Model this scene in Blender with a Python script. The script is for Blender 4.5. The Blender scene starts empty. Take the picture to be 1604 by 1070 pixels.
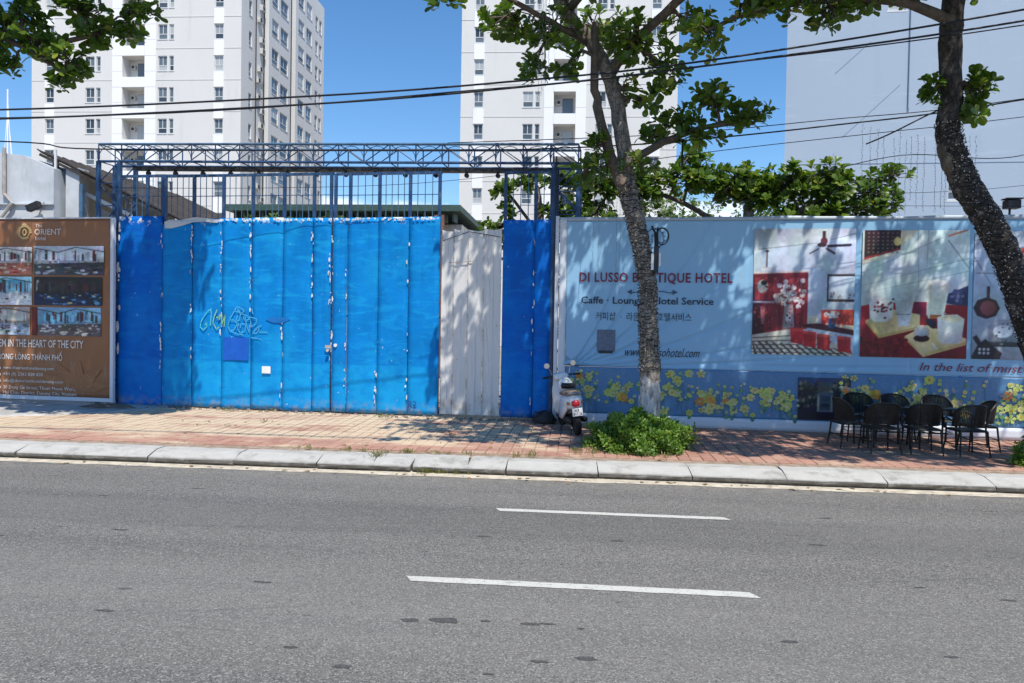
import bpy, math, random
import numpy as np
from mathutils import Vector, Matrix, Quaternion
R = math.radians
random.seed(7); rng = np.random.default_rng(7)
scene = bpy.context.scene
COL = scene.collection

# ---------------------------------------------------------------- camera
YAW, PITCH, ROLL = R(5.3), R(-1.3), R(1.0)
fw = Vector((-math.sin(YAW)*math.cos(PITCH), math.cos(YAW)*math.cos(PITCH), math.sin(PITCH)))
r0 = Vector((math.cos(YAW), math.sin(YAW), 0)); u0 = r0.cross(fw)
rt = r0*math.cos(ROLL)+u0*math.sin(ROLL); up = u0*math.cos(ROLL)-r0*math.sin(ROLL)
cd = bpy.data.cameras.new('camera'); cam = bpy.data.objects.new('camera', cd); COL.objects.link(cam)
cd.sensor_width = 36; cd.lens = 1200/1604*36; cd.clip_end = 2000; cd.clip_start = .05
m3 = Matrix((rt, up, -fw)).transposed()
cam.matrix_world = Matrix.Translation((0, 0, 2.0)) @ m3.to_4x4()
scene.camera = cam

# ---------------------------------------------------------------- world, sun, exposure
SUN = Vector((.20, -.43, .88)).normalized()
w = bpy.data.worlds.new('World'); scene.world = w; w.use_nodes = True
nt = w.node_tree; nt.nodes.clear()
sky = nt.nodes.new('ShaderNodeTexSky'); sky.sky_type = 'NISHITA'; sky.sun_disc = False
sky.sun_elevation = math.asin(SUN.z); sky.sun_rotation = math.atan2(SUN.x, SUN.y)
sky.air_density = 1.0; sky.dust_density = .0; sky.ozone_density = 4.0
bg = nt.nodes.new('ShaderNodeBackground'); bg.inputs[1].default_value = .135
tc = nt.nodes.new('ShaderNodeTexCoord'); sx = nt.nodes.new('ShaderNodeSeparateXYZ')
nt.links.new(tc.outputs['Generated'], sx.inputs[0])
mp = nt.nodes.new('ShaderNodeMapping'); mp.inputs['Scale'].default_value = (1, 1, 2.6); mp.inputs['Location'].default_value = (.10, .0, .05)
nt.links.new(tc.outputs['Generated'], mp.inputs[0])
nz = nt.nodes.new('ShaderNodeTexNoise'); nz.inputs['Scale'].default_value = 7.5; nz.inputs['Detail'].default_value = 7
nz.inputs['Roughness'].default_value = .55
nt.links.new(mp.outputs[0], nz.inputs[0])
band = nt.nodes.new('ShaderNodeMapRange'); band.interpolation_type = 'SMOOTHSTEP'
for i, v in ((1, .10), (2, .235), (3, .14), (4, -.3)): band.inputs[i].default_value = v
nt.links.new(sx.outputs[2], band.inputs[0])
ad = nt.nodes.new('ShaderNodeMath'); ad.operation = 'ADD'
nt.links.new(nz.outputs[0], ad.inputs[0]); nt.links.new(band.outputs[0], ad.inputs[1])
cr = nt.nodes.new('ShaderNodeMapRange'); cr.interpolation_type = 'SMOOTHSTEP'
for i, v in ((1, .50), (2, .64), (3, 0), (4, .85)): cr.inputs[i].default_value = v
nt.links.new(ad.outputs[0], cr.inputs[0])
mx = nt.nodes.new('ShaderNodeMix'); mx.data_type = 'RGBA'
mx.inputs[7].default_value = (6.6, 7.0, 7.6, 1)
hs = nt.nodes.new('ShaderNodeHueSaturation'); hs.inputs['Saturation'].default_value = 1.2; nt.links.new(sky.outputs[0], hs.inputs['Color'])
nt.links.new(cr.outputs[0], mx.inputs[0]); nt.links.new(hs.outputs[0], mx.inputs[6])
nt.links.new(mx.outputs[2], bg.inputs[0])
wo = nt.nodes.new('ShaderNodeOutputWorld'); nt.links.new(bg.outputs[0], wo.inputs[0])
sl = bpy.data.lights.new('sun', 'SUN'); sl.energy = 4.3; sl.angle = R(.55); sl.color = (1, .945, .85)
so = bpy.data.objects.new('sun', sl); COL.objects.link(so)
so.rotation_mode = 'QUATERNION'; so.rotation_quaternion = SUN.to_track_quat('Z', 'Y'); so.location = SUN*60
scene.view_settings.view_transform = 'Standard'; scene.view_settings.look = 'None'
scene.view_settings.exposure = .35; scene.view_settings.gamma = 1; scene.view_settings.use_curve_mapping = False
scene.render.resolution_x = 1024; scene.render.resolution_y = 683

# ---------------------------------------------------------------- helpers
def tag(o, label=None, cat=None, group=None, kind=None):
    if label: o['label'] = label
    if cat: o['category'] = cat
    if group: o['group'] = group
    if kind: o['kind'] = kind
    return o
def link(name, data, parent=None, loc=(0, 0, 0), rot=(0, 0, 0)):
    o = bpy.data.objects.new(name, data); COL.objects.link(o)
    o.location = loc; o.rotation_euler = rot
    if parent: o.parent = parent
    return o
def thing(name, label, cat, loc=(0, 0, 0), rz=0, group=None):
    return tag(link(name, None, None, loc, (0, 0, rz)), label, cat, group)
def copy_tree(o, parent=None):
    c = o.copy(); COL.objects.link(c); c.parent = parent
    for ch in o.children: copy_tree(ch, c)
    return c

class MB:
    def __init__(s, ox=0, oy=0, oz=0, T=None):
        s.v = []; s.f = []; s.m = []; s.uv = {}; s.o = (ox, oy, oz); s.T = T
    def P(s, p):
        if s.T: p = s.T(p)
        s.v.append((p[0]-s.o[0], p[1]-s.o[1], p[2]-s.o[2])); return len(s.v)-1
    def face(s, idx, m=0): s.f.append(tuple(idx)); s.m.append(m); return len(s.f)-1
    def poly(s, pts, m=0): return s.face([s.P(p) for p in pts], m)
    def box(s, x0, x1, y0, y1, z0, z1, m=0):
        i = [s.P(p) for p in ((x0,y0,z0),(x1,y0,z0),(x1,y1,z0),(x0,y1,z0),(x0,y0,z1),(x1,y0,z1),(x1,y1,z1),(x0,y1,z1))]
        for q in ((3,2,1,0),(4,5,6,7),(0,1,5,4),(1,2,6,5),(2,3,7,6),(3,0,4,7)): s.face([i[k] for k in q], m)
        return s
    def cbox(s, x0, x1, y0, y1, z0, z1, c=.01, m=0):
        # box with chamfered top and vertical edges
        def ring(k, z): return [s.P(p) for p in ((x0+k,y0,z),(x1-k,y0,z),(x1,y0+k,z),(x1,y1-k,z),(x1-k,y1,z),(x0+k,y1,z),(x0,y1-k,z),(x0,y0+k,z))]
        a = ring(c, z0); b = ring(c, z1-c)
        t = [s.P(p) for p in ((x0+c*1.4,y0+c,z1),(x1-c*1.4,y0+c,z1),(x1-c,y0+c*1.4,z1),(x1-c,y1-c*1.4,z1),(x1-c*1.4,y1-c,z1),(x0+c*1.4,y1-c,z1),(x0+c,y1-c*1.4,z1),(x0+c,y0+c*1.4,z1))]
        for A, B in ((a, b), (b, t)):
            for k in range(8): s.face((A[k], A[(k+1)%8], B[(k+1)%8], B[k]), m)
        s.face(t, m); s.face(a[::-1], m); return s
    def tube(s, pts, rad, n=8, m=0, caps=True, jit=0):
        pts = [Vector(p) for p in pts]
        if not hasattr(rad, '__len__'): rad = [rad]*len(pts)
        rings = []; ref = None
        for k, p in enumerate(pts):
            d = (pts[min(k+1, len(pts)-1)]-pts[max(k-1, 0)])
            d = d.normalized() if d.length > 1e-9 else Vector((0, 0, 1))
            if ref is None:
                ref = Vector((1, 0, 0)) if abs(d.x) < .8 else Vector((0, 1, 0))
            a = (ref-d*ref.dot(d)).normalized(); b = d.cross(a); ref = a
            ring = []
            for q in range(n):
                t = 2*math.pi*q/n; rr = rad[k]*(1+(random.uniform(-jit, jit) if jit else 0))
                ring.append(s.P(p+a*math.cos(t)*rr+b*math.sin(t)*rr))
            rings.append(ring)
        for A, B in zip(rings, rings[1:]):
            for q in range(n): s.face((A[q], A[(q+1)%n], B[(q+1)%n], B[q]), m)
        if caps: s.face(rings[0][::-1], m); s.face(rings[-1], m)
        return s
    def bar(s, p, q, wd, hd=None, m=0):
        # square bar from p to q; wd = width in the horizontal, hd = other
        hd = hd or wd; p = Vector(p); q = Vector(q); d = (q-p).normalized()
        ref = Vector((0, 0, 1)) if abs(d.z) < .95 else Vector((1, 0, 0))
        a = d.cross(ref).normalized()*wd/2; b = a.cross(d).normalized()*hd/2
        A = [s.P(p+x*a+y*b) for x, y in ((-1,-1),(1,-1),(1,1),(-1,1))]; B = [s.P(q+x*a+y*b) for x, y in ((-1,-1),(1,-1),(1,1),(-1,1))]
        for k in range(4): s.face((A[k], A[(k+1)%4], B[(k+1)%4], B[k]), m)
        s.face(A[::-1], m); s.face(B, m); return s
    def lathe(s, prof, c=(0,0,0), ax='z', n=16, m=0):
        rings = []
        for r, h in prof:
            ring = []
            for k in range(n):
                t = 2*math.pi*k/n; a, b = r*math.cos(t), r*math.sin(t)
                ring.append(s.P({'z': (c[0]+a, c[1]+b, c[2]+h), 'y': (c[0]+a, c[1]+h, c[2]+b), 'x': (c[0]+h, c[1]+a, c[2]+b)}[ax]))
            rings.append(ring)
        for A, B in zip(rings, rings[1:]):
            for k in range(n): s.face((A[k], A[(k+1)%n], B[(k+1)%n], B[k]), m)
        s.face(rings[0][::-1], m); s.face(rings[-1], m); return s
    def loft(s, secs, n=16, pw=2.6, m=0):
        # secs: (cx, y, cz, half width, half height) cross-sections in xz
        rings = []
        for cx, y, cz, a, b in secs:
            ring = []
            for k in range(n):
                t = 2*math.pi*k/n; c_, s_ = math.cos(t), math.sin(t)
                ring.append(s.P((cx+a*math.copysign(abs(c_)**(2/pw), c_), y, cz+b*math.copysign(abs(s_)**(2/pw), s_))))
            rings.append(ring)
        for A, B in zip(rings, rings[1:]):
            for k in range(n): s.face((A[k], A[(k+1)%n], B[(k+1)%n], B[k]), m)
        s.face(rings[0][::-1], m); s.face(rings[-1], m); return s
    def sheet(s, x0, x1, z0, z1, nx, nz, fy, th=.01, m=0, ztop=None):
        # upright sheet in x,z with depth fy(x,z) (front faces -y) and a thickness
        g = []; uvs = {}
        for j in range(nz+1):
            row = []
            for i in range(nx+1):
                x = x0+(x1-x0)*i/nx; zt = ztop(x) if ztop else z1; z = z0+(zt-z0)*j/nz
                k = s.P((x, fy(x, z), z)); uvs[k] = (i/nx, z); row.append(k)
            g.append(row)
        for j in range(nz):
            for i in range(nx):
                s.face((g[j][i], g[j][i+1], g[j+1][i+1], g[j+1][i]), m)
        bd = g[0]+[r[-1] for r in g[1:]]+g[-1][-2::-1]+[g[j][0] for j in range(nz-1, 0, -1)]
        bk = []
        for k in bd:
            v = s.v[k]; s.v.append((v[0], v[1]+th, v[2])); bk.append(len(s.v)-1); uvs[bk[-1]] = uvs[k]
        for a in range(len(bd)):
            b = (a+1) % len(bd); s.face((bd[b], bd[a], bk[a], bk[b]), m)
        s.face(bk[::-1], m); s.uv.update(uvs); return s
    def mesh(s, name, mats, smooth=False):
        me = bpy.data.meshes.new(name); me.from_pydata(s.v, [], s.f)
        for k in (mats if isinstance(mats, (list, tuple)) else [mats]): me.materials.append(k)
        if any(s.m): me.polygons.foreach_set('material_index', s.m)
        if s.uv:
            ul = me.uv_layers.new(name='UVMap')
            for l in me.loops: ul.data[l.index].uv = s.uv.get(l.vertex_index, (.5, 1))
        if smooth: me.polygons.foreach_set('use_smooth', [True]*len(me.polygons))
        me.update(); return me
    def build(s, name, mats, parent=None, smooth=False, loc=(0,0,0), rot=(0,0,0)):
        return link(name, s.mesh(name, mats, smooth), parent, loc, rot)

def hsh(*a):
    x = math.sin(sum(v*k for v, k in zip(a, (12.9898, 78.233, 37.719))))*43758.5453
    return x-math.floor(x)

# ---------------------------------------------------------------- materials
class NT:
    def __init__(s, name):
        s.mat = bpy.data.materials.new(name); s.mat.use_nodes = True; s.t = s.mat.node_tree; s.t.nodes.clear()
        s.out = s.n('ShaderNodeOutputMaterial'); s.bsdf = s.n('ShaderNodeBsdfPrincipled'); s.t.links.new(s.bsdf.outputs[0], s.out.inputs[0])
    def n(s, t, **kw):
        k = s.t.nodes.new(t)
        for a, b in kw.items(): setattr(k, a, b)
        return k
    def l(s, a, b): s.t.links.new(a, b)
    def val(s, sock, v):
        if hasattr(v, 'is_output') or isinstance(v, bpy.types.NodeSocket): s.l(v, sock)
        else: sock.default_value = v
    def pos(s): return s.n('ShaderNodeNewGeometry').outputs['Position']
    def obj(s): return s.n('ShaderNodeTexCoord').outputs['Object']
    def map(s, v, scale=(1,1,1), rot=(0,0,0), loc=(0,0,0)):
        k = s.n('ShaderNodeMapping'); s.l(v, k.inputs[0]); k.inputs['Scale'].default_value = scale; k.inputs['Rotation'].default_value = rot; k.inputs['Location'].default_value = loc; return k.outputs[0]
    def noise(s, v, scale, detail=4, rough=.55, dist=0):
        k = s.n('ShaderNodeTexNoise'); s.l(v, k.inputs[0]); k.inputs['Scale'].default_value = scale; k.inputs['Detail'].default_value = detail; k.inputs['Roughness'].default_value = rough; k.inputs['Distortion'].default_value = dist; return k.outputs[0]
    def vor(s, v, scale, feat='F1', out=0):
        k = s.n('ShaderNodeTexVoronoi', feature=feat); s.l(v, k.inputs[0]); k.inputs['Scale'].default_value = scale; return k.outputs[out]
    def math(s, op, a, b=0., c=None):
        k = s.n('ShaderNodeMath', operation=op); s.val(k.inputs[0], a); s.val(k.inputs[1], b)
        if c is not None: s.val(k.inputs[2], c)
        return k.outputs[0]
    def rng(s, v, a, b, c=0., d=1., smooth=True):
        k = s.n('ShaderNodeMapRange'); k.interpolation_type = 'SMOOTHSTEP' if smooth else 'LINEAR'
        s.val(k.inputs[0], v)
        for i, x in ((1, a), (2, b), (3, c), (4, d)): s.val(k.inputs[i], x)
        return k.outputs[0]
    def mix(s, f, a, b, mode='MIX'):
        k = s.n('ShaderNodeMix', data_type='RGBA', blend_type=mode); s.val(k.inputs[0], f)
        for i, x in ((6, a), (7, b)): s.val(k.inputs[i], (*x, 1) if isinstance(x, tuple) and len(x) == 3 else x)
        return k.outputs[2]
    def sep(s, v):
        k = s.n('ShaderNodeSeparateXYZ'); s.l(v, k.inputs[0]); return k.outputs
    def bump(s, h, st=.3, dist=.02):
        k = s.n('ShaderNodeBump'); k.inputs['Strength'].default_value = st; k.inputs['Distance'].default_value = dist; s.l(h, k.inputs['Height']); s.l(k.outputs[0], s.bsdf.inputs['Normal'])
    def fin(s, col, rough=.7, metal=0., spec=.4):
        b = s.bsdf.inputs; c = (*col, 1) if isinstance(col, tuple) and len(col) == 3 else col
        s.val(b['Base Color'], c); s.val(b['Roughness'], rough); s.val(b['Metallic'], metal); s.val(b['Specular IOR Level'], spec); return s.mat

def mat(name, col, rough=.65, var=.16, scale=4., bump=0., bscale=40., metal=0., spec=.4, dirt=None, dirtamt=.5):
    t = NT(name); p = t.pos()
    n1 = t.noise(p, scale, 5, .6)
    a = tuple(c*(1-var) for c in col); b = tuple(min(1, c*(1+var)) for c in col)
    c = t.mix(t.rng(n1, .3, .7), a, b)
    if dirt:
        c = t.mix(t.rng(t.noise(t.map(p, (1, 1, .35)), scale*1.7, 7, .65), .5, .72, 0, dirtamt), c, dirt)
    if bump: t.bump(t.noise(p, bscale, 4, .6), bump, .01)
    return t.fin(c, rough, metal, spec)

M = {}
def asphalt():
    t = NT('asphalt'); p = t.pos()
    big = t.noise(t.map(p, (.25, .9, 1)), .8, 4)
    c = t.mix(t.rng(big, .3, .7), (.156, .147, .135), (.198, .187, .171))
    # wheel-polished lanes along the street
    lane = t.noise(t.map(p, (.04, 1.6, 1)), 1.2, 3)
    c = t.mix(t.rng(lane, .45, .7, 0, .45), c, (.110, .107, .104))
    g1 = t.vor(p, 105, 'F1', 1); gs = t.sep(g1)
    c = t.mix(t.rng(gs[0], .60, 1., 0, .8), c, (.38, .365, .34))
    c = t.mix(t.rng(gs[1], .64, 1., 0, .8), c, (.045, .044, .043))
    fine = t.noise(p, 160, 3, .7)
    c = t.mix(t.rng(fine, .3, .7, 0, .32), c, (.07, .07, .07))
    pit = t.noise(t.map(p, (1.1, 3.4, 1)), 2.3, 3, .5)
    c = t.mix(t.rng(pit, .70, .745, 0, .85), c, (.03, .03, .032))
    strk = t.noise(t.map(p, (.7, 14, 1)), 1.6, 5, .6)
    c = t.mix(t.rng(strk, .62, .70, 0, .5), c, (.05, .05, .052))
    # resurfaced strips, long cracks and oil drips
    yy = t.math('ADD', t.sep(p)[1], t.math('MULTIPLY', t.noise(t.map(p, (.15, .15, 1)), 1, 3), .8))
    c = t.mix(t.math('MULTIPLY', t.rng(yy, 7.3, 7.5), t.rng(yy, 8.6, 8.4, 0, .22)), c, (.085, .083, .081))
    c = t.mix(t.math('MULTIPLY', t.rng(yy, 4.2, 5.2), t.rng(yy, 6.9, 6.0, 0, .20)), c, (.25, .24, .22))
    ck = t.vor(t.map(p, (.30, 1.0, 1)), .55, 'DISTANCE_TO_EDGE')
    wob = t.math('ADD', ck, t.math('MULTIPLY', t.math('SUBTRACT', t.noise(p, 6, 5, .7), .5), .05))
    c = t.mix(t.math('MULTIPLY', t.rng(t.math('ABSOLUTE', wob), .006, .0), t.rng(t.noise(p, .5, 2), .5, .65, 0, .35)), c, (.05, .05, .05))
    # pale dust towards the gutter
    y = t.sep(p)[1]
    du = t.math('MULTIPLY', t.rng(y, 9.2, 9.8), t.rng(t.noise(p, 5, 5), .35, .65, 0, .42))
    c = t.mix(du, c, (.30, .27, .22))
    h = t.math('ADD', t.math('MULTIPLY', t.vor(p, 70), .6), t.math('MULTIPLY', fine, .6))
    t.bump(h, .55, .012)
    return t.fin(c, .86, 0, .25)
M['asphalt'] = asphalt()
def paver():
    t = NT('brick_paver'); p = t.pos()
    sn = t.n('ShaderNodeVectorMath', operation='SNAP'); t.l(p, sn.inputs[0]); sn.inputs[1].default_value = (.17, .30, 9)
    wn = t.n('ShaderNodeTexWhiteNoise'); t.l(sn.outputs[0], wn.inputs[0]); r = t.sep(wn.outputs[1])
    c = t.mix(r[0], (.33, .160, .122), (.45, .245, .185))
    c = t.mix(t.rng(r[1], .75, 1., 0, .55), c, (.47, .32, .24))
    c = t.mix(t.rng(t.noise(p, 9, 7, .7), .36, .70, 0, .6), c, (.42, .29, .21))
    xyz = t.sep(p)
    # drifted sand: thick on the left half between gate and kerb, thin elsewhere
    lft = t.math('MULTIPLY', t.rng(xyz[0], 1.4, -3.2), t.rng(xyz[1], 10.9, 12.0, .1, 1.))
    n = t.noise(t.map(p, (.55, 1.25, 1)), 1.5, 7, .62)
    s = t.rng(t.math('ADD', n, t.math('MULTIPLY', lft, .22)), .54, .70, 0, .88)
    c = t.mix(s, c, t.mix(t.noise(p, 9, 5), (.52, .40, .27), (.64, .53, .38)))
    c = t.mix(t.rng(t.noise(p, 3.1, 6, .7), .60, .74, 0, .5), c, (.15, .12, .095))
    t.bump(t.noise(p, 90, 4, .7), .35, .008)
    return t.fin(c, .88, 0, .2)
M['paver'] = paver()
M['joint'] = mat('joint_sand', (.30, .225, .165), .95, .3, 9, .4, 60)
def concrete():
    t = NT('kerb_concrete'); p = t.pos()
    c = t.mix(t.noise(p, 5, 6, .65), (.375, .365, .34), (.505, .49, .46))
    c = t.mix(t.rng(t.noise(t.map(p, (1, 1, .5)), 3.3, 7, .7), .48, .70, 0, .75), c, (.23, .22, .195))
    c = t.mix(t.rng(t.noise(p, 45, 3), .6, .75, 0, .4), c, (.25, .24, .22))
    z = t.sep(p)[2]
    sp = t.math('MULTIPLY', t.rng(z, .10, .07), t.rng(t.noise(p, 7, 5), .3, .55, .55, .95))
    c = t.mix(sp, c, (.12, .11, .095))  # dark low band: front face shade painted in, together with splash dirt
    t.bump(t.noise(p, 70, 5, .7), .4, .01)
    return t.fin(c, .9, 0, .2)
M['kerb'] = concrete()
M['apron'] = mat('old_concrete', (.40, .385, .36), .92, .22, 2.2, .4, 40, dirt=(.22, .19, .15), dirtamt=.7)
M['gutter'] = mat('gutter_dust', (.53, .47, .37), .92, .22, 6, .3, 60, dirt=(.22, .2, .17), dirtamt=.75)
def roadpaint():
    t = NT('road_paint'); p = t.pos()
    c = t.mix(t.noise(p, 9, 6), (.47, .46, .42), (.60, .59, .54))
    c = t.mix(t.math('MAXIMUM', t.rng(t.noise(p, 38, 6, .75), .54, .64, 0, .75), t.rng(t.noise(t.map(p, (1, 3, 1)), 3.5, 5, .7), .58, .70, 0, .6)), c, (.19, .185, .18))
    t.bump(t.vor(p, 95), .4, .008); return t.fin(c, .75, 0, .3)
M['paint'] = roadpaint()
M['soil'] = mat('soil', (.16, .12, .085), .95, .35, 6, .6, 50, dirt=(.34, .28, .2))
M['ground'] = mat('ground', (.30, .26, .20), .95, .25, 1.2, .3, 20)
def gateblue(name, base, fade):
    t = NT(name); p = t.pos(); uv = t.n('ShaderNodeTexCoord').outputs['UV']; U = t.sep(uv); z = t.sep(p)[2]
    n = t.noise(t.map(p, (1.1, 1.1, .8)), 2.2, 6, .6)
    c = t.mix(t.rng(n, .3, .7), tuple(k*.86 for k in base), tuple(k*1.14 for k in base))
    # sweeping roller marks and old fading
    sw = t.noise(t.map(p, (.8, .8, 3.2), (0, .5, 0)), 2.6, 5, .6, .8)
    c = t.mix(t.rng(sw, .46, .70, 0, .62), c, fade)
    c = t.mix(t.rng(t.noise(t.map(p, (3.5, 3.5, .28)), 1.6, 6, .65), .56, .72, 0, .35), c, tuple(k*.62 for k in base))
    c = t.mix(t.rng(t.noise(t.map(p, (1, 1, .8)), .9, 4, .6), .5, .68, 0, .5), c, fade)
    low = t.math('MULTIPLY', t.rng(t.math('ADD', z, t.math('MULTIPLY', n, .05)), 1.20, 1.16), t.rng(t.noise(p, 4.5, 6, .65), .3, .65, .1, .7))
    c = t.mix(low, c, fade)
    # flakes: strongest along the sheet edges
    e = t.math('MULTIPLY', t.math('ABSOLUTE', t.math('SUBTRACT', U[0], .5)), 2.)
    edge = t.rng(e, .90, .995)
    fl = t.noise(t.map(p, (7, 7, 1.6)), 2.2, 4, .65)
    ch = t.math('MULTIPLY', edge, t.rng(fl, .635, .68))
    sc = t.math('MULTIPLY', t.rng(t.noise(p, 11, 4, .6), .70, .73), .8)
    topf = t.math('MULTIPLY', t.rng(z, 3.86, 4.0), t.rng(t.noise(p, 9, 3), .55, .6))
    c = t.mix(t.math('MAXIMUM', t.math('MAXIMUM', ch, sc), topf), c, (.62, .66, .68))
    rust = t.math('MULTIPLY', edge, t.rng(t.noise(p, 6, 6, .7), .60, .68))
    c = t.mix(t.math('MULTIPLY', rust, .8), c, (.11, .07, .05))
    bot = t.math('MULTIPLY', t.rng(z, .52, .2), t.rng(t.noise(p, 8, 6, .7), .42, .62, 0, .7))
    c = t.mix(bot, c, (.30, .28, .25))
    t.bump(t.noise(t.map(p, (1, 1, .6)), 7, 4, .55), .25, .03)
    return t.fin(c, t.rng(n, .3, .7, .5, .65), 0, .15)
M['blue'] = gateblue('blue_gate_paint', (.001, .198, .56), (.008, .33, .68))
M['blue_shaded'] = gateblue('shaded_blue_gate_paint', (.001, .115, .50), (.003, .20, .60))  # darker copy of the gate blue, shade painted in for the end panels
M['steelblue'] = mat('blue_steel_paint', (.016, .060, .155), .5, .3, 7, 0, 40, dirt=(.13, .17, .22), dirtamt=.6)
M['steelgrey'] = mat('blue_grey_steel', (.055, .125, .215), .5, .25, 7, 0, 40, dirt=(.2, .22, .24), dirtamt=.5)
M['blacksteel'] = mat('black_steel', (.018, .018, .02), .5, .3, 9)
def whitesteel():
    t = NT('aged_white_steel'); p = t.pos(); z = t.sep(p)[2]; U = t.sep(t.n('ShaderNodeTexCoord').outputs['UV'])
    c = t.mix(t.noise(t.map(p, (1, 1, .3)), 4, 6, .6), (.58, .57, .55), (.74, .73, .71))
    st = t.noise(t.map(p, (14, 14, .55)), 1.3, 5, .6)
    c = t.mix(t.rng(st, .55, .72, 0, .5), c, (.40, .36, .30))
    ru = t.noise(p, 5, 7, .7)
    c = t.mix(t.rng(ru, .645, .70, 0, .9), c, (.25, .13, .06))
    e = t.math('MULTIPLY', t.math('ABSOLUTE', t.math('SUBTRACT', U[0], .5)), 2.)
    c = t.mix(t.math('MULTIPLY', t.rng(e, .88, 1.), t.rng(ru, .45, .6, 0, .85)), c, (.28, .19, .12))
    c = t.mix(t.math('MULTIPLY', t.rng(z, .7, .25), t.rng(ru, .4, .6, 0, .7)), c, (.30, .25, .19))
    return t.fin(c, .55, 0, .4)
M['whitesteel'] = whitesteel()
M['white'] = mat('white_paint', (.72, .72, .72), .5, .08, 5, dirt=(.45, .42, .38), dirtamt=.4)
def tower(name, a, b):
    t = NT(name); p = t.pos()
    c = t.mix(t.noise(p, .35, 4), a, b)
    c = t.mix(t.rng(t.noise(t.map(p, (1, 1, .12)), 1.1, 6, .65), .55, .75, 0, .3), c, tuple(k*.78 for k in a))
    return t.fin(c, .8, 0, .25)
M['tower'] = tower('grey_render', (.62, .612, .595), (.69, .68, .66))
M['towerw'] = tower('white_render', (.80, .80, .81), (.84, .84, .85))
M['rbwall'] = None
def rb():
    t = NT('blue_grey_render'); p = t.pos()
    c = t.mix(t.noise(p, .25, 4), (.325, .40, .495), (.37, .445, .54))
    c = t.mix(t.rng(t.noise(t.map(p, (1, 1, .1)), .9, 6, .65), .5, .75, 0, .35), c, (.285, .35, .44))
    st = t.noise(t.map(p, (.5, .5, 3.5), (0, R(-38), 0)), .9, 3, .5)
    c = t.mix(t.rng(st, .62, .72, 0, .35), c, (.43, .50, .58))  # pale diagonal streaks of reflected sunlight painted into the wall colour
    t.bump(t.noise(p, 3, 5), .1, .05); return t.fin(c, .75, 0, .3)
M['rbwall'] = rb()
def glass():
    t = NT('window_glass'); oi = t.n('ShaderNodeObjectInfo'); r = oi.outputs['Random']
    p = t.pos()
    c = t.mix(t.rng(r, .0, .6), (.035, .045, .055), (.13, .16, .18))
    c = t.mix(t.rng(r, .72, .78), c, (.42, .44, .44))
    return t.fin(c, .08, 0, .6)
M['glass'] = glass()
M['frame'] = mat('window_frame', (.62, .63, .64), .5, .06)
M['dark'] = mat('dark_opening', (.05, .052, .056), .8, .3)
M['ac'] = mat('air_conditioner', (.55, .55, .53), .6, .15, 6, dirt=(.25, .22, .2), dirtamt=.6)
M['oldwall'] = mat('old_plaster', (.52, .55, .58), .85, .12, 1.6, .2, 20, dirt=(.33, .34, .34), dirtamt=.55)
M['rooftin'] = mat('brown_roof_sheet', (.042, .034, .029), .8, .35, 2.5, dirt=(.09, .08, .07), dirtamt=.5)
M['rusty'] = mat('rusty_tin', (.42, .40, .37), .75, .25, 3, dirt=(.25, .16, .1), dirtamt=.6)
M['greenroof'] = mat('green_fascia', (.045, .085, .07), .6, .2, 3)
M['cable'] = mat('cable_rubber', (.012, .012, .014), .6, .2)
def leafmat(name, d, m_, y):
    t = NT(name); at = t.n('ShaderNodeAttribute', attribute_name='var'); v = at.outputs['Fac']
    c = t.mix(t.rng(v, 0, .75, smooth=False), d, m_); c = t.mix(t.rng(v, .75, 1., smooth=False), c, y)
    b = t.bsdf; t.fin(c, .38, 0, .45)
    tr = t.n('ShaderNodeBsdfTranslucent'); t.l(t.mix(1., c, (1.25, 1.35, .6), 'MULTIPLY'), tr.inputs[0])
    mixs = t.n('ShaderNodeMixShader'); mixs.inputs[0].default_value = .36
    t.l(b.outputs[0], mixs.inputs[1]); t.l(tr.outputs[0], mixs.inputs[2]); t.l(mixs.outputs[0], t.out.inputs[0])
    return t.mat
M['leaf'] = leafmat('almond_leaf', (.034, .080, .010), (.13, .215, .024), (.33, .33, .05))
M['leafb'] = leafmat('bush_leaf', (.06, .135, .02), (.17, .29, .04), (.32, .36, .06))
M['leafp'] = leafmat('pale_leaf', (.06, .11, .025), (.13, .20, .05), (.22, .26, .08))
M['grass'] = leafmat('weed_grass', (.11, .14, .035), (.24, .24, .08), (.46, .37, .17))
def bark(name, a, b, lo=None):
    t = NT(name); p = t.pos()
    n = t.noise(t.map(p, (1, 1, .4)), 14, 7, .7)
    c = t.mix(t.rng(n, .3, .7), a, b)
    c = t.mix(t.rng(t.vor(t.map(p, (1, 1, .5)), 16, 'DISTANCE_TO_EDGE'), .12, .0, 0, .6), c, tuple(k*.35 for k in a))
    c = t.mix(t.rng(t.noise(p, 6, 5), .58, .72, 0, .5), c, (.30, .27, .23))
    if lo:
        z = t.math('ADD', t.sep(p)[2], t.math('MULTIPLY', t.noise(p, 9, 4), .5))
        c = t.mix(t.rng(z, lo+.06, lo-.03, 0, .88), c, t.mix(t.rng(n, .35, .6), (.22, .20, .185), (.62, .61, .59)))
    t.bump(n, .9, .03); return t.fin(c, .9, 0, .2)
M['bark'] = bark('almond_bark', (.10, .086, .072), (.34, .30, .255), 1.42)
M['bark2'] = bark('dark_bark', (.026, .022, .019), (.095, .08, .07))
M['twig'] = mat('twig_bark', (.10, .08, .06), .9, .3, 12)
M['bulbwire'] = mat('string_light_wire', (.015, .017, .015), .6)
M['bulb'] = mat('string_light_bulb', (.34, .33, .31), .3, .1, spec=.6)
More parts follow.
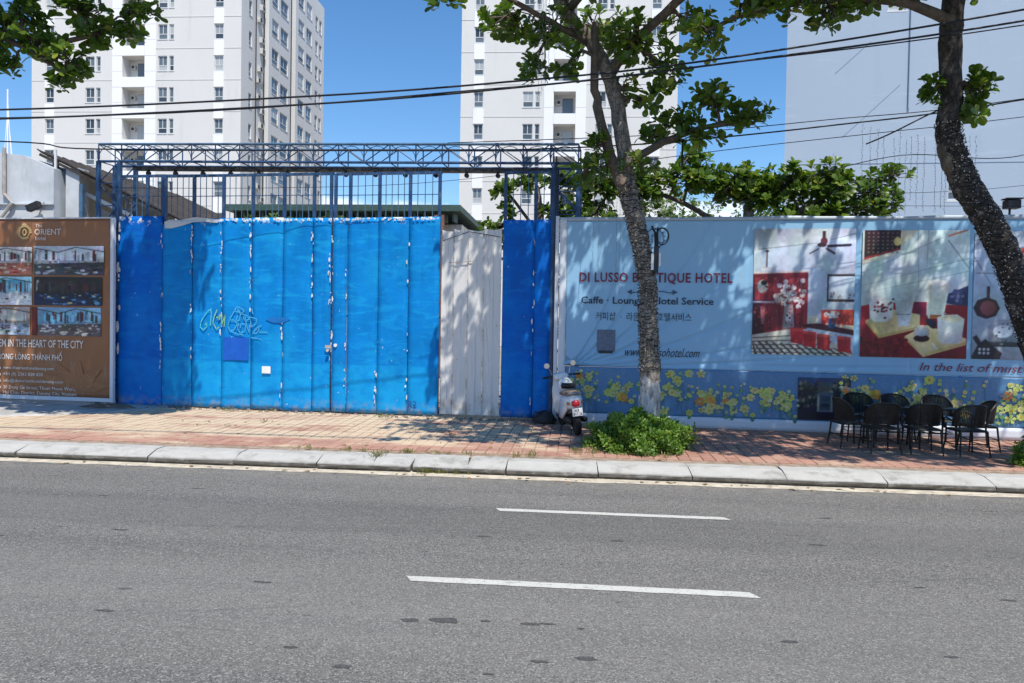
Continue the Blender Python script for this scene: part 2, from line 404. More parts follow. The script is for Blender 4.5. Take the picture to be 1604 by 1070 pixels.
def vinyl(name, a, b, speck=None):
    t = NT(name); p = t.pos()
    c = t.mix(t.noise(p, .8, 4), a, b)
    if speck:
        c = t.mix(t.rng(t.noise(p, 22, 5, .7), .5, .72, 0, .55), c, speck)
    c = t.mix(t.rng(t.noise(t.map(p, (1, 1, .25)), 3, 6, .65), .58, .75, 0, .22), c, (.42, .42, .40))
    t.bump(t.noise(t.map(p, (.5, .5, 1)), 1.8, 4, .5), .25, .06)
    return t.fin(c, .42, 0, .4)
M['sky_vinyl'] = vinyl('light_blue_vinyl', (.255, .475, .675), (.28, .505, .71))
M['band_vinyl'] = vinyl('deep_blue_vinyl', (.075, .19, .36), (.10, .235, .42), (.20, .36, .50))
M['brown_vinyl'] = vinyl('brown_vinyl', (.27, .115, .046), (.31, .135, .058))
M['pale_vinyl'] = vinyl('pale_edge_vinyl', (.58, .62, .68), (.66, .70, .75))
M['grey_vinyl'] = vinyl('grey_edge_vinyl', (.36, .43, .50), (.42, .49, .56))
PR = {}
def inkmat(col):
    t = NT('print_ink'); p = t.pos()
    a = tuple(c*.72 for c in col); b = tuple(min(1, c*1.3+.008) for c in col)
    c = t.mix(t.rng(t.noise(p, 26, 8, .75), .28, .72), a, b)
    c = t.mix(t.rng(t.noise(t.map(p, (1, 1, .6)), 5, 4, .6), .35, .75, 0, .35), c, tuple(c_*.6 for c_ in col))
    return t.fin(c, .45, 0, .35)
def ink(r, g, b):
    k = (r, g, b)
    if k not in PR:
        f = lambda c: ((c/255+.055)/1.055)**2.4 if c > 10 else c/255/12.92
        PR[k] = inkmat((f(r), f(g), f(b)))
    return PR[k]

# ---------------------------------------------------------------- text and flat print
def text_mesh(body, mats, shear=0., space=1., bold=0.):
    c = bpy.data.curves.new('lettering', 'FONT'); c.body = body; c.resolution_u = 2; c.shear = shear; c.space_character = space; c.offset = bold
    o = bpy.data.objects.new('lettering', c); COL.objects.link(o)
    bpy.context.view_layer.update()
    me = bpy.data.meshes.new_from_object(o.evaluated_get(bpy.context.evaluated_depsgraph_get()))
    bpy.data.objects.remove(o); bpy.data.curves.remove(c)
    me.materials.clear(); me.materials.append(mats); me.name = 'lettering'; return me
def lettering(body, box, y, mt, parent, ox=0, shear=0., space=1., bold=0., name='lettering'):
    # fitted into box = (s0, s1, z0, z1) on an upright plane at depth y
    me = text_mesh(body, mt, shear, space, bold)
    co = np.empty(len(me.vertices)*3); me.vertices.foreach_get('co', co); co = co.reshape(-1, 3)
    lo, hi = co.min(0), co.max(0); s0, s1, z0, z1 = box
    n = np.empty_like(co)
    n[:, 0] = s0-ox+(co[:, 0]-lo[0])/(hi[0]-lo[0])*(s1-s0); n[:, 1] = y
    n[:, 2] = z0+(co[:, 1]-lo[1])/(hi[1]-lo[1])*(z1-z0)
    me.vertices.foreach_set('co', n.ravel()); me.update()
    return link(name, me, parent)
class Print:
    """flat ink shapes on an upright plane; (u, v) with v downwards inside rect (s0, s1, z0, z1); may be a skewed quad"""
    def __init__(s, rect, y, ox=0, step=.0006): s.r = rect; s.y = y; s.mb = MB(ox); s.ms = []; s.step = step; s.k = 0
    def P(s, u, v):
        s0, s1, z0, z1 = s.r; return (s0+(s1-s0)*u, s.y-s.k*s.step, z1-(z1-z0)*v)
    def poly(s, col, pts):
        mt = ink(*col)
        if mt not in s.ms: s.ms.append(mt)
        s.mb.poly([s.P(*p) for p in reversed(pts)], s.ms.index(mt)); s.k += 1; return s
    def rect(s, col, u0, v0, u1, v1): return s.poly(col, [(u0, v0), (u1, v0), (u1, v1), (u0, v1)])
    def ell(s, col, u, v, a, b, n=12, ph=0): return s.poly(col, [(u+a*math.cos(ph+2*math.pi*k/n), v+b*math.sin(ph+2*math.pi*k/n)) for k in range(n)])
    def line(s, col, pts, wd):
        asp = (s.r[1]-s.r[0])/(s.r[3]-s.r[2])
        for (a, b), (c, d) in zip(pts, pts[1:]):
            dx, dy = (c-a)*asp, d-b; L = math.hypot(dx, dy) or 1; nx, ny = -dy/L*wd/asp, dx/L*wd
            s.poly(col, [(a-nx, b-ny), (c-nx, d-ny), (c+nx, d+ny), (a+nx, b+ny)]); s.k -= 1
        s.k += 1; return s
    def build(s, name, parent): return s.mb.build(name, s.ms, parent)

# ---------------------------------------------------------------- ground, road, kerb, pavement
def PZ(y): return .155+.012*(y-10.5)
g = MB(); g.poly([(-600, -300, -.35), (600, -300, -.35), (600, 900, -.35), (-600, 900, -.35)])
tag(g.build('ground', M['ground']), kind='structure')
g = MB(); g.poly([(-90, -30, 0), (90, -30, 0), (90, 10.3, 0), (-90, 10.3, 0)])
tag(g.build('road', M['asphalt']), kind='structure')
g = MB()
n = 150
for k in range(n):
    xa, xb = -22+44*k/n, -22+44*(k+1)/n
    f = lambda x: .05*(hsh(round(x*3.4, 3))-.5)
    g.poly([(xa, 9.77+f(xa), .004), (xb, 9.77+f(xb), .004), (xb, 10.1, .004), (xa, 10.1, .004)])
tag(g.build('gutter_strip', M['gutter']), kind='structure')
for (x0, x1, y, wd, lb) in ((-1.33, 1.31, 5.84, .115, 'near white dash painted on the asphalt, the larger of the two'), (-.89, 1.53, 8.155, .11, 'far white dash painted on the asphalt, closer to the kerb')):
    g = MB(); nn = 40; a = []; b = []
    for k in range(nn+1):
        x = x0+(x1-x0)*k/nn; e = .03*(1-2*k/nn)
        a.append(g.P((x+.04, y-wd/2+random.uniform(-.005, .005), .004))); b.append(g.P((x-.02, y+wd/2+random.uniform(-.005, .005), .004)))
    for k in range(nn): g.face((a[k], a[k+1], b[k+1], b[k]))
    o = g.build('road_marking', M['paint']); tag(o, kind='structure'); o['label'] = lb

random.seed(21)
g = MB()   # small dark tar spots and bruises in the wearing course
for (x, y, a, b_) in ((-1.12, 5.02, .07, .035), (-.88, 5.05, .11, .055), (-.62, 5.07, .04, .02), (-.32, 5.06, .07, .025), (-.2, 5.08, .06, .015), (.02, 5.03, .03, .015), (.06, 4.58, .07, .03), (-.22, 4.50, .07, .02), (-1.35, 4.28, .07, .025), (-1.75, 4.5, .06, .02), (.35, 7.15, .08, .03), (-.9, 7.1, .07, .02), (-2.4, 5.6, .10, .02), (1.35, 5.0, .06, .02), (2.3, 4.9, .05, .02), (2.5, 4.45, .05, .02), (.9, 4.3, .05, .018), (-3.2, 4.9, .08, .02), (3.2, 6.0, .08, .02), (-4.3, 6.8, .12, .02), (2.2, 7.3, .1, .02), (-.5, 4.3, .04, .015)):
    n_ = 14; g.poly([(x+a*math.cos(t_)*random.uniform(.6, 1.15), y+b_*math.sin(t_)*random.uniform(.6, 1.2), .003) for t_ in [2*math.pi*k/n_ for k in range(n_)]])
tag(g.build('tar_spots', mat('tar', (.075, .073, .071), .9, .35, 60, .5, 120), bpy.data.objects['road']), kind='stuff')
kerb = link('kerb', None); tag(kerb, 'row of pale concrete kerb stones between road and brick pavement', None, None, 'structure')
xs = [-14.2, -12.9, -11.6, -10.3, -9.1, -7.88, -5.95, -4.72, -3.55, -2.78, -2.25, -1.5, -.98, .22, 1.42, 2.62, 3.85, 5.15, 6.4, 7.7, 9.0, 10.3]
for xa, xb in zip(xs, xs[1:]):
    g = MB(); gp = .004+.005*random.random(); dz = random.uniform(-.006, .006); dy = random.uniform(-.012, .012)
    sk = random.uniform(-.03, .03)
    prof = [(10.07, -.02), (9.985, .045), (9.98, .075), (10.0, .092), (10.24, .149), (10.27, .155), (10.50, .160), (10.515, .150), (10.515, -.02)]
    nseg = 6; rings = []
    for k in range(nseg+1):
        x = xa+gp+(xb-xa-2*gp)*k/nseg; q = -.006 if k in (0, nseg) else 0
        ring = []
        for i, (y, z) in enumerate(prof):
            jz = random.uniform(-.005, .005) if 1 <= i <= 6 else 0; jy = random.uniform(-.007, .007) if 1 <= i <= 3 else 0
            ring.append(g.P((x+(sk*(y-10.2)/.3), y+dy+jy+(-q if i < 4 else 0), z+dz+jz+(q*.6 if i else 0))))
        rings.append(ring)
    for A, B in zip(rings, rings[1:]):
        for k in range(len(prof)): g.face((A[k], A[(k+1) % len(prof)], B[(k+1) % len(prof)], B[k]))
    g.face(rings[0]); g.face(rings[-1][::-1])
    g.build('kerb_stone', M['kerb'], kerb)

pav = link('pavement', None); tag(pav, 'brick paved footpath between the kerb and the fences', None, None, 'structure')
g = MB(); g.poly([(-30, 10.45, PZ(10.45)-.014), (30, 10.45, PZ(10.45)-.014), (30, 18, PZ(18)-.014), (-30, 18, PZ(18)-.014)]); g.build('joint_bed', M['joint'], pav)
PW, PL = .17, .30
def paver_mesh():
    g = MB(); g.cbox(-PW/2+.0035, PW/2-.0035, -PL/2+.0035, PL/2-.0035, -.06, 0, .005); return g.mesh('paver', M['paver'])
pm = paver_mesh(); rest = MB(); cnt = 0
for j in range(15):
    for i in range(-90, 60):
        x, y = (i+.5)*PW, 10.5+.03+(j+.5)*PL-(10.53 % PL)+PL*.0
        if y-PL/2 < 10.52: continue
        z = PZ(y)+random.uniform(-.004, .004)+.008*(math.sin(x*.9+1)*math.sin(y*1.7)); tx, ty = random.uniform(-.012, .012), random.uniform(-.012, .012)
        inview = -.80*y < x < .545*y
        if inview and cnt < 300 and y < 11.75:
            link('paver', pm, pav, (x, y, z), (tx, ty, 0)); cnt += 1
        else:
            k0 = len(rest.v); c = .006
            for (px, py, pz_) in ((-PW/2+.005, -PL/2+.005, -.04), (PW/2-.005, -PL/2+.005, -.04), (PW/2-.005, PL/2-.005, -.04), (-PW/2+.005, PL/2-.005, -.04),
                                 (-PW/2+.009, -PL/2+.009, 0), (PW/2-.009, -PL/2+.009, 0), (PW/2-.009, PL/2-.009, 0), (-PW/2+.009, PL/2-.009, 0)):
                rest.P((x+px, y+py, z+pz_+px*ty+py*tx))
            for q in ((4,5,6,7),(0,1,5,4),(1,2,6,5),(2,3,7,6),(3,0,4,7)): rest.face([k0+k for k in q])
tag(rest.build('pavers', M['paver'], pav), kind='stuff')
# grey concrete apron at the far left by the brown billboard
g = MB(); pts = []
edge = [(-16, 12.35), (-12, 12.55), (-10.6, 12.75), (-9.6, 13.15), (-8.9, 13.7), (-8.4, 14.3), (-8.3, 15.2), (-16, 15.6)]
top = [g.P((x, y, PZ(y)+.025)) for x, y in edge]; bot = [g.P((x+(.05 if x > -15 else 0), y-.05, PZ(y)-.03)) for x, y in edge]
g.face(top); 
for k in range(len(edge)): g.face((bot[k], bot[(k+1) % len(edge)], top[(k+1) % len(edge)], top[k]))
tag(g.build('concrete_apron', M['apron']), kind='structure')

# ---------------------------------------------------------------- fence line frame
FA = R(-4.0); FO = Vector((-.57, 14.2, 0)); FD = Vector((math.cos(FA), math.sin(FA), 0)); FN = Vector((math.sin(FA), -math.cos(FA), 0))
def fence_thing(name, label, cat, s0, off=0, group=None):
    p = FO+FD*s0+FN*off; return thing(name, label, cat, (p.x, p.y, 0), FA, group)

# ---------------------------------------------------------------- towers
def facade(mb, width, zlo, zhi, holes, m=0):
    # plane y=0 facing -y, rectangular holes (x0, x1, z0, z1, depth) with reveals and a back
    xs = sorted({0, width, *[h[0] for h in holes], *[h[1] for h in holes]}); zs = sorted({zlo, zhi, *[h[2] for h in holes], *[h[3] for h in holes]})
    def inh(x, z): return any(h[0] < x < h[1] and h[2] < z < h[3] for h in holes)
    for i in range(len(xs)-1):
        j = 0
        while j < len(zs)-1:
            if inh((xs[i]+xs[i+1])/2, (zs[j]+zs[j+1])/2): j += 1; continue
            k = j
            while k < len(zs)-1 and not inh((xs[i]+xs[i+1])/2, (zs[k]+zs[k+1])/2): k += 1
            mb.poly([(xs[i], 0, zs[j]), (xs[i+1], 0, zs[j]), (xs[i+1], 0, zs[k]), (xs[i], 0, zs[k])], m); j = k
    for x0, x1, z0, z1, d in holes:
        for a, b, c, e in (((x0, 0, z0), (x1, 0, z0), (x1, d, z0), (x0, d, z0)), ((x1, 0, z1), (x0, 0, z1), (x0, d, z1), (x1, d, z1)),
                           ((x0, 0, z1), (x0, 0, z0), (x0, d, z0), (x0, d, z1)), ((x1, 0, z0), (x1, 0, z1), (x1, d, z1), (x1, d, z0)),
                           ((x0, d, z0), (x1, d, z0), (x1, d, z1), (x0, d, z1))):
            mb.poly([a, b, c, e], m)
WM = {}
def window_meshes(wd, ht):
    k = (round(wd, 2), round(ht, 2))
    if k not in WM:
        f = MB(); t = .07
        f.box(0, wd, .10, .16, 0, t); f.box(0, wd, .10, .16, ht-t, ht); f.box(0, t, .10, .16, t, ht-t); f.box(wd-t, wd, .10, .16, t, ht-t)
        f.box(t, wd-t, .105, .155, ht*.34, ht*.34+t)
        if wd > .8: f.box(wd/2-.03, wd/2+.03, .105, .155, ht*.34+t, ht-t)
        f.box(-.06, wd+.06, -.05, -.004, -.08, -.01)
        p = MB(); p.box(t, wd-t, .13, .145, ht*.34+t, ht-t)
        q = MB(); q.box(t, wd-t, .13, .145, t, ht*.34)
        WM[k] = (f.mesh('window', M['frame']), p.mesh('pane', M['glass']), q.mesh('pane', M['glass']))
    return WM[k]
def put_window(parent, x, z, wd, ht, loc, rz):
    f, p, q = window_meshes(wd, ht)
    o = link('window', f, parent, loc, (0, 0, rz)); link('pane', p, o); link('pane', q, o)
def tower_build(name, label, loc, rz, W, D, pitch, zb, wcols, strips, balc, block, nlo, nhi, side=False, group=None):
    t = thing(name, label, 'tower', loc, rz, group)
    wh = 1.58; holes = []; rows = [zb+pitch*k for k in range(nlo, nhi)]
    zlo, zhi = -.3, zb+pitch*nhi+.6
    for z in rows:
        for x0, x1 in wcols+strips: holes.append((x0, x1, z, z+wh, .22))
        holes.append((balc[0], balc[1], z-.66, z+wh, 1.5))
    mb = MB(); facade(mb, W, zlo, zhi, holes)
    mb.poly([(0, D, zlo), (0, 0, zlo), (0, 0, zhi), (0, D, zhi)]); mb.poly([(W, D, zlo), (0, D, zlo), (0, D, zhi), (W, D, zhi)])
    mb.poly([(0, 0, zhi), (W, 0, zhi), (W, D, zhi), (0, D, zhi)])
    if not side: mb.poly([(W, 0, zlo), (W, D, zlo), (W, D, zhi), (W, 0, zhi)])
    mb.build('wall', M['tower'], t)
    for z in rows:
        for x0, x1 in wcols+strips: put_window(t, x0, z, x1-x0, wh, (x0, 0, z), 0)
        # balcony: door, floor slab lip, air conditioner
        b = MB(); b.box(balc[0]+.9, balc[1]-.25, 1.40, 1.46, z-.55, z+1.25); b.build('balcony_door', M['glass'], t)
        b = MB(); b.box(balc[0]+.25, balc[0]+.75, 1.1, 1.44, z+.55, z+1.0); b.lathe([(.16, 1.07), (.16, 1.098)], (balc[0]+.5, 0, z+.77), 'y', 10, 1); b.build('air_conditioner', [M['ac'], M['dark']], t)
    pmesh = {}
    for x0, x1 in strips:   # white spandrels between stacked windows
        for k, z in enumerate(rows):
            h = (pitch-wh-.1) if k+1 < len(rows) else .5
            key = (round(x1-x0, 2), round(h, 2))
            if key not in pmesh:
                b = MB(); b.box(-.06, x1-x0+.06, -.06, .02, 0, h); pmesh[key] = b.mesh('spandrel', M['towerw'])
            link('spandrel', pmesh[key], t, (x0, 0, z+wh))
    b = MB(); b.box(balc[0]-.02, balc[1]+.02, -.10, .02, -1.72, -.66); par = b.mesh('balcony_parapet', M['towerw'])
    sur = []
    for xa, xb in ((block[0], balc[0]-.03), (balc[1]+.03, block[1])):
        for za, zb_ in ((-1.70, -.06), (-.03, 1.58)): b = MB(); b.box(xa, xb, -.05, .02, za, zb_); sur.append(b.mesh('balcony_surround', M['towerw']))
    bands = []
    for xa, xb in ((0, block[0]), (block[1], W)): b = MB(); b.box(xa, xb, -.03, .02, -1.0, -.94); bands.append(b.mesh('floor_band', M['tower']))
    for z in rows:
        link('balcony_parapet', par, t, (0, 0, z))
        for q in sur: link('balcony_surround', q, t, (0, 0, z))
        for q in bands: link('floor_band', q, t, (0, 0, z))
    return t, rows, zlo, zhi, wh
ZB1 = 28.29-3.32*8
t1, rows, zlo, zhi, wh = tower_build('apartment_tower', 'white apartment tower at left with its shaded side wall showing', (-59.72, 78.0, 0), R(1.0), 23.25, 26.5, 3.32, ZB1,
    [(6.07, 7.07), (7.27, 7.75), (14.14, 15.14), (15.37, 15.87)], [(1.57, 2.5), (20.35, 21.3)], (10.2, 12.64), (9.07, 13.9), 0, 13, side=True, group='apartment towers behind the fences')
# its right side wall with bays
W1, D1 = 23.25, 26.5
TS = lambda p: (W1-p[1], p[0], p[2])
scol = [(1.9, 2.7)]; holes = []
for z in rows:
    holes.append((scol[0][0], scol[0][1], z, z+wh, .2))
mb = MB(T=TS); facade(mb, D1, zlo, zhi, holes); mb.build('side_wall', M['tower'], t1)
for z in rows: put_window(t1, 0, z, .8, wh, (W1, 1.9, z), R(90))
for (a0, a1, pr, cols) in ((6.0, 12.7, .55, [(6.9, 8.9), (9.5, 11.9)]), (14.4, 20.9, .55, [(15.3, 17.4), (18.2, 20.3)]), (21.8, 26.4, .15, [(22.8, 23.9), (24.4, 25.4)])):
    T2 = lambda p, pr=pr: (W1+pr-p[1], p[0], p[2])
    mb = MB(T=lambda p: (W1+pr-p[1], p[0]+a0, p[2]))
    facade(mb, a1-a0, zlo, zhi, [(c0-a0, c1-a0, z-.25, z+wh, .2) for z in rows for c0, c1 in cols])
    mb.poly([(0, pr, zlo), (0, 0, zlo), (0, 0, zhi), (0, pr, zhi)]); mb.poly([(a1-a0, 0, zlo), (a1-a0, pr, zlo), (a1-a0, pr, zhi), (a1-a0, 0, zhi)])
    mb.build('side_bay', M['tower'], t1)
    for z in rows:
        for c0, c1 in cols: put_window(t1, 0, z, c1-c0, wh+.25, (W1+pr, c0, z-.25), R(90))
for z in rows:    # clutter of air conditioners in the shaft
    for q in range(2):
        b = MB(); yy = 3.6+random.uniform(0, 1.2); zz = z+q*1.5+random.uniform(-.3, .3)
        b.box(W1+.02, W1+.36, yy, yy+.85, zz, zz+.6, 0); b.box(W1+.361, W1+.37, yy+.1, yy+.6, zz+.08, zz+.52, 1); b.build('air_conditioner', [M['ac'], M['dark']], t1)
for yy, rr in ((13.3, .16), (13.75, .10), (5.5, .09), (3.3, .07), (21.3, .1)):
    b = MB(); b.tube([(W1+.2, yy, zlo+.5), (W1+.2, yy, zhi-.5)], rr, 6); b.build('drain_pipe', M['dark'], t1)
ZB2 = 27.35-3.27*8
tower_build('apartment_tower', 'white apartment tower standing behind the leaning tree', (-12.93, 78.0, 0), R(1.5), 21.9, 26, 3.27, ZB2,
    [(6.35, 7.4), (7.6, 8.1), (13.75, 14.75), (14.95, 15.45)], [(1.35, 2.3), (19.2, 20.15)], (9.5, 11.7), (8.5, 12.75), 0, 13, group='apartment towers behind the fences')

# ---------------------------------------------------------------- right-hand blank building
t = thing('blank_building', 'tall blank pale blue grey building wall at right', 'building', (8.45, 34, 0), R(-3))
holes = [(4.05, 4.75, 15.45, 16.6, .2), (6.6, 7.1, 7.5, 8.5, .2), (10.8, 11.6, 11, 12.3, .2)]
mb = MB(); facade(mb, 26, -.3, 30, holes)
mb.poly([(6, 16, -.3), (0, 0, -.3), (0, 0, 30), (6, 16, 30)]); mb.poly([(26, 0, -.3), (26, 16, -.3), (26, 16, 30), (26, 0, 30)])
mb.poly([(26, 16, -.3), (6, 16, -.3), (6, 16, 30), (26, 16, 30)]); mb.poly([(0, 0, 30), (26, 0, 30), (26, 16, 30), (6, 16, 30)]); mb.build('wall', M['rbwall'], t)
for x0, x1, z0, z1, d in holes: put_window(t, x0, z0, x1-x0, z1-z0, (x0, .04, z0), 0)
b = MB(); b.tube([(4.95, -.05, 11.3), (4.95, -.05, 29)], .04, 8); b.build('drain_pipe', M['rbwall'], t)
for z in (5.5, 9.05, 20.5): b = MB(); b.box(0.02, 25.98, -.02, .02, z, z+.035); b.build('floor_band', M['rbwall'], t)
for (x0, z0, x1, z1) in ((2.35, 10.2, 4.6, 12.35), (6.3, 6.0, 11.5, 8.6), (2.0, 12.9, 3.4, 14.2)):   # thin diagonal bars added for the streaks of reflected light
    b = MB(); b.bar((x0, -.005, z0), (x1, -.005, z1), .03, .02); b.build('light_streak_bar', M['rbwall'], t)

# ---------------------------------------------------------------- low buildings behind the fence
t = thing('plaster_building', 'low old grey plaster building behind the brown billboard', 'building', (-14.9, 19, 0))
mb = MB(-14.9, 19, 0)
pr = [(-22, -.3), (-13.92, -.3), (-13.92, 5.88), (-14.75, 6.22), (-15.5, 6.3), (-22, 6.4)]
a = [mb.P((x, 19, z)) for x, z in pr]; c = [mb.P((x, 25, z)) for x, z in pr]; mb.face(a); mb.face(c[::-1])
for k in range(len(pr)): mb.face((a[k], c[k], c[(k+1) % len(pr)], a[(k+1) % len(pr)]))
mb.build('wall', M['oldwall'], t)
b = MB(-14.9, 19, 0); b.tube([(-15.25, 18.92, 6.4), (-15.25, 18.92, 5.2), (-15.0, 18.9, 4.95), (-15.35, 18.9, 4.55), (-15.6, 18.9, 4.0)], .05, 8); b.build('drain_pipe', M['rusty'], t)
b = MB(-14.9, 19, 0); b.box(-16, -13.9, 18.93, 19.0-.003, 4.92, 4.95); b.build('ledge', M['oldwall'], t)
o = thing('floodlight', 'black floodlight fixed to the old grey plaster wall', 'lamp', (-14.3, 18.9, 4.83))
b = MB(); b.bar((-.17, -.12, -.05), (.15, -.12, .08), .16, .16); b.build('lamp_body', M['blacksteel'], o); b = MB(); b.bar((0, -.05, .05), (.12, .1, .14), .03); b.build('bracket', M['blacksteel'], o)
t = thing('tin_shed', 'open shed with dark sloping tin roof beside the truss post', 'shed', (-12.5, 20, 0))
mb = MB(-12.5, 20, 0)
n = 40; A = []; B = []; A2 = []; B2 = []
for k in range(n+1):    # corrugated mono-pitch roof falling to the right
    y = 19.2+7*k/n; zz = .03*math.cos(k*math.pi)
    A.append(mb.P((-14.55, y, 6.42+zz))); B.append(mb.P((-10.2, y, 4.42+zz))); A2.append(mb.P((-14.55, y, 6.39+zz))); B2.append(mb.P((-10.2, y, 4.39+zz)))
for k in range(n):
    mb.face((A[k], B[k], B[k+1], A[k+1])); mb.face((A2[k+1], B2[k+1], B2[k], A2[k]))
mb.face((A[0], A2[0], B2[0], B[0])); mb.build('roof', M['rooftin'], t)
b = MB(-12.5, 20, 0); b.bar((-14.5, 19.25, 6.30), (-10.3, 19.25, 4.36), .05, .07); b.build('rafter', M['rooftin'], t)
b = MB(-12.5, 20, 0); b.bar((-13.5, 19.6, 5.35), (-10.4, 19.6, 3.95), .08, .10); b.build('beam', M['white'], t)
b = MB(-12.5, 20, 0); b.box(-13.8, -13.42, 19.3, 19.7, -.2, 5.95); b.build('column', M['oldwall'], t)
b = MB(-12.5, 20, 0); b.box(-13.36, -13.26, 19.2, 19.3, -.2, 5.5); b.build('post', M['steelgrey'], t)
b = MB(-12.5, 20, 0); b.sheet(-13.25, -10.4, -.2, 5.0, 58, 2, lambda x, z: 19.75+.02*math.cos(x*22), .01, 0, lambda x: 5.02-.46*(x+13.25)); b.build('tin_wall', M['rusty'], t)
b = MB(-12.5, 20, 0); b.box(-14.4, -10.4, 25, 25.2, -.2, 4.4); b.build('back_wall', M['dark'], t)
b = MB(-12.5, 20, 0); b.bar((-13.98, 19.15, 6.4), (-13.98, 19.15, 5.85), .05); b.bar((-13.98, 19.12, 5.86), (-14.52, 19.1, 5.42), .05); b.build('broken_rail', M['white'], t)
b = MB(-12.5, 20, 0); b.box(-14.25, -14.13, 19.4, 19.5, 5.9, 6.25); b.build('timber_block', M['bark'], t)
t = thing('green_shed', 'long low shed with dark green eaves behind the gate', 'shed', (-10.5, 33, 0))
b = MB(-10.5, 33, 0); b.box(-15.2, -5.35, 33.2, 41, -.3, 6.3); b.build('wall', M['rusty'], t)
b = MB(-10.5, 33, 0); b.box(-15.6, -5.25, 32, 41.5, 6.72, 6.98); b.build('roof', M['greenroof'], t)
b = MB(-10.5, 33, 0)
for k in range(24): b.box(-15.3+k*.42, -15.22+k*.42, 32.3, 33.2, 6.34, 6.71)
b.build('eaves_bracket', M['greenroof'], t)
b = MB(-10.5, 33, 0); b.box(-6.35, -5.95, 32.0, 32.3, -.3, 6.55); b.build('chimney', mat('brown_brick', (.2, .1, .07)), t)
t = thing('antenna_mast', 'thin white guyed antenna mast on the far left skyline', 'mast', (-48.07, 60, 0))
b = MB(); b.tube([(0, 0, -.3), (0, 0, 20.8)], [.1, .06], 6); b.build('pole', M['towerw'], t)
for dx, z in ((-.55, 19.2), (.75, 19.0), (.45, 20.2)):
    b = MB(); b.tube([(0, 0, z), (dx*1.6, 0, 8)], .03, 4); b.build('guy_wire', M['towerw'], t)
# ---------------------------------------------------------------- blue site gate
def dent(s, z, a=.010): return a*math.sin(s*3.1+1.3*math.sin(z*1.7))*math.cos(z*1.3+s)+.4*a*math.sin(z*5.3+s*7)
def steel_sheet(parent, s0, a, b, z0, z1, mt, y=0., ztop=None, amp=.010, name='sheet'):
    mb = MB(s0); nx = max(3, int((b-a)/.09))
    mb.sheet(a+.004, b-.004, z0, z1, nx, 40, lambda x, z: y+dent(x, z, amp)+.012*math.exp(-((x-a)/.03)**2)+.012*math.exp(-((x-b)/.03)**2), .012, 0, ztop)
    return mb.build(name, mt, parent, True)
def leaf_bars(parent, s0, a, b, thick, zt, za=3.7, y=.06, n=4):
    posts = sorted(thick)
    for x in posts:
        b_ = MB(s0); b_.box(x-.028, x+.028, y-.025, y+.03, .25, zt); b_.build('post', M['steelblue'], parent)
    for p, q in zip(posts, posts[1:]):
        k = max(1, int(round((q-p)/.135)))
        for i in range(1, k):
            x = p+(q-p)*i/k; b_ = MB(s0); b_.tube([(x, y+.01, za), (x, y+.01, zt)], .0085, 5); b_.build('bar', M['steelgrey'], parent)
    for z, hh in ((zt, .05), (za+.02, .05), (.28, .07), (2.1, .05), (zt-.42, .014)):
        b_ = MB(s0)
        if z == zt-.42: b_.box(a, b, y-.012, y-.002, z-hh/2, z+hh/2)
        else: b_.box(a, b, y+.031, y+.075, z-hh/2, z+hh/2)
        b_.build('rail', M['steelblue'], parent)
def flakes(parent, s0, xs, z0, z1, n, mt, y=-.016, big=1.):
    # curled flakes of old paint hanging along the seams
    mb = MB(s0)
    for x in xs:
        clus = [random.uniform(z0, z1) for _ in range(5)]
        for _ in range(n):
            zc = random.choice(clus)+random.gauss(0, .22); 
            if not z0 < zc < z1: continue
            xx = x+random.gauss(0, .012); hw = random.uniform(.006, .022)*big; hh = random.uniform(.012, .075)*big
            pts = [(xx+hw*random.uniform(.5, 1.1)*math.cos(t), y-random.uniform(0, .012), zc+hh*random.uniform(.6, 1.1)*math.sin(t)) for t in (0, 1.05, 2.1, 3.14, 4.2, 5.2)]
            mb.poly(pts[::-1])
    return tag(mb.build('paint_flakes', mt, parent), kind='stuff')
FLK = mat('bare_flaked_paint', (.62, .64, .66), .7, .2, 20)

# fixed blue panel at the left end of the gate
S0 = -8.42
gp = fence_thing('fixed_gate_panel', 'shaded blue steel panel next to the brown billboard', 'fence panel', S0)
steel_sheet(gp, S0, -8.95, -7.93, .2, 4.05, M['blue_shaded'])
leaf_bars(gp, S0, -8.95, -7.93, [-8.92, -8.3, -7.96], 4.88)
flakes(gp, S0, [-7.94], .9, 3.9, 24, FLK); flakes(gp, S0, [-8.88], 1.0, 3.9, 12, FLK, big=2.)
# left gate leaf
S0 = -6.1
gl = fence_thing('gate_leaf', 'wide bright blue gate leaf with graffiti and a white paper', 'gate', S0, group='blue gate leaves')
seams = [-7.93, -7.27, -6.63, -6.0, -5.34, -4.72, -4.34]
for k, (a, b) in enumerate(zip(seams, seams[1:])):
    zt = (lambda x: 3.88+.10*min(1, max(0, (x+7.9)/.55))) if k == 0 else None
    steel_sheet(gl, S0, a, b, .22+.02*(k % 2), 4.0+random.uniform(-.015, .015), M['blue'], .006*(k % 2), zt)
leaf_bars(gl, S0, -7.9, -4.34, [-7.9, -7.27, -6.63, -6.0, -5.34, -4.72, -4.37], 4.87)
flakes(gl, S0, [-7.27], 1.2, 3.9, 26, FLK); flakes(gl, S0, [-6.63, -6.0], .9, 3.9, 17, FLK); flakes(gl, S0, [-4.72, -4.36], 1.9, 3.9, 11, FLK); flakes(gl, S0, [-5.34], .4, 3.5, 10, FLK)
mb = MB(S0)
for k in range(60):
    x = -7.2+2.85*hsh(k, 3); r = random.uniform(.008, .03); mb.poly([(x+r*math.cos(t), -.018, 3.95+.03*hsh(k, 9)+r*math.sin(t)) for t in (5.2, 4.2, 3.1, 2.1, 1, 0)])
tag(mb.build('paint_flakes', FLK, gl), kind='stuff')
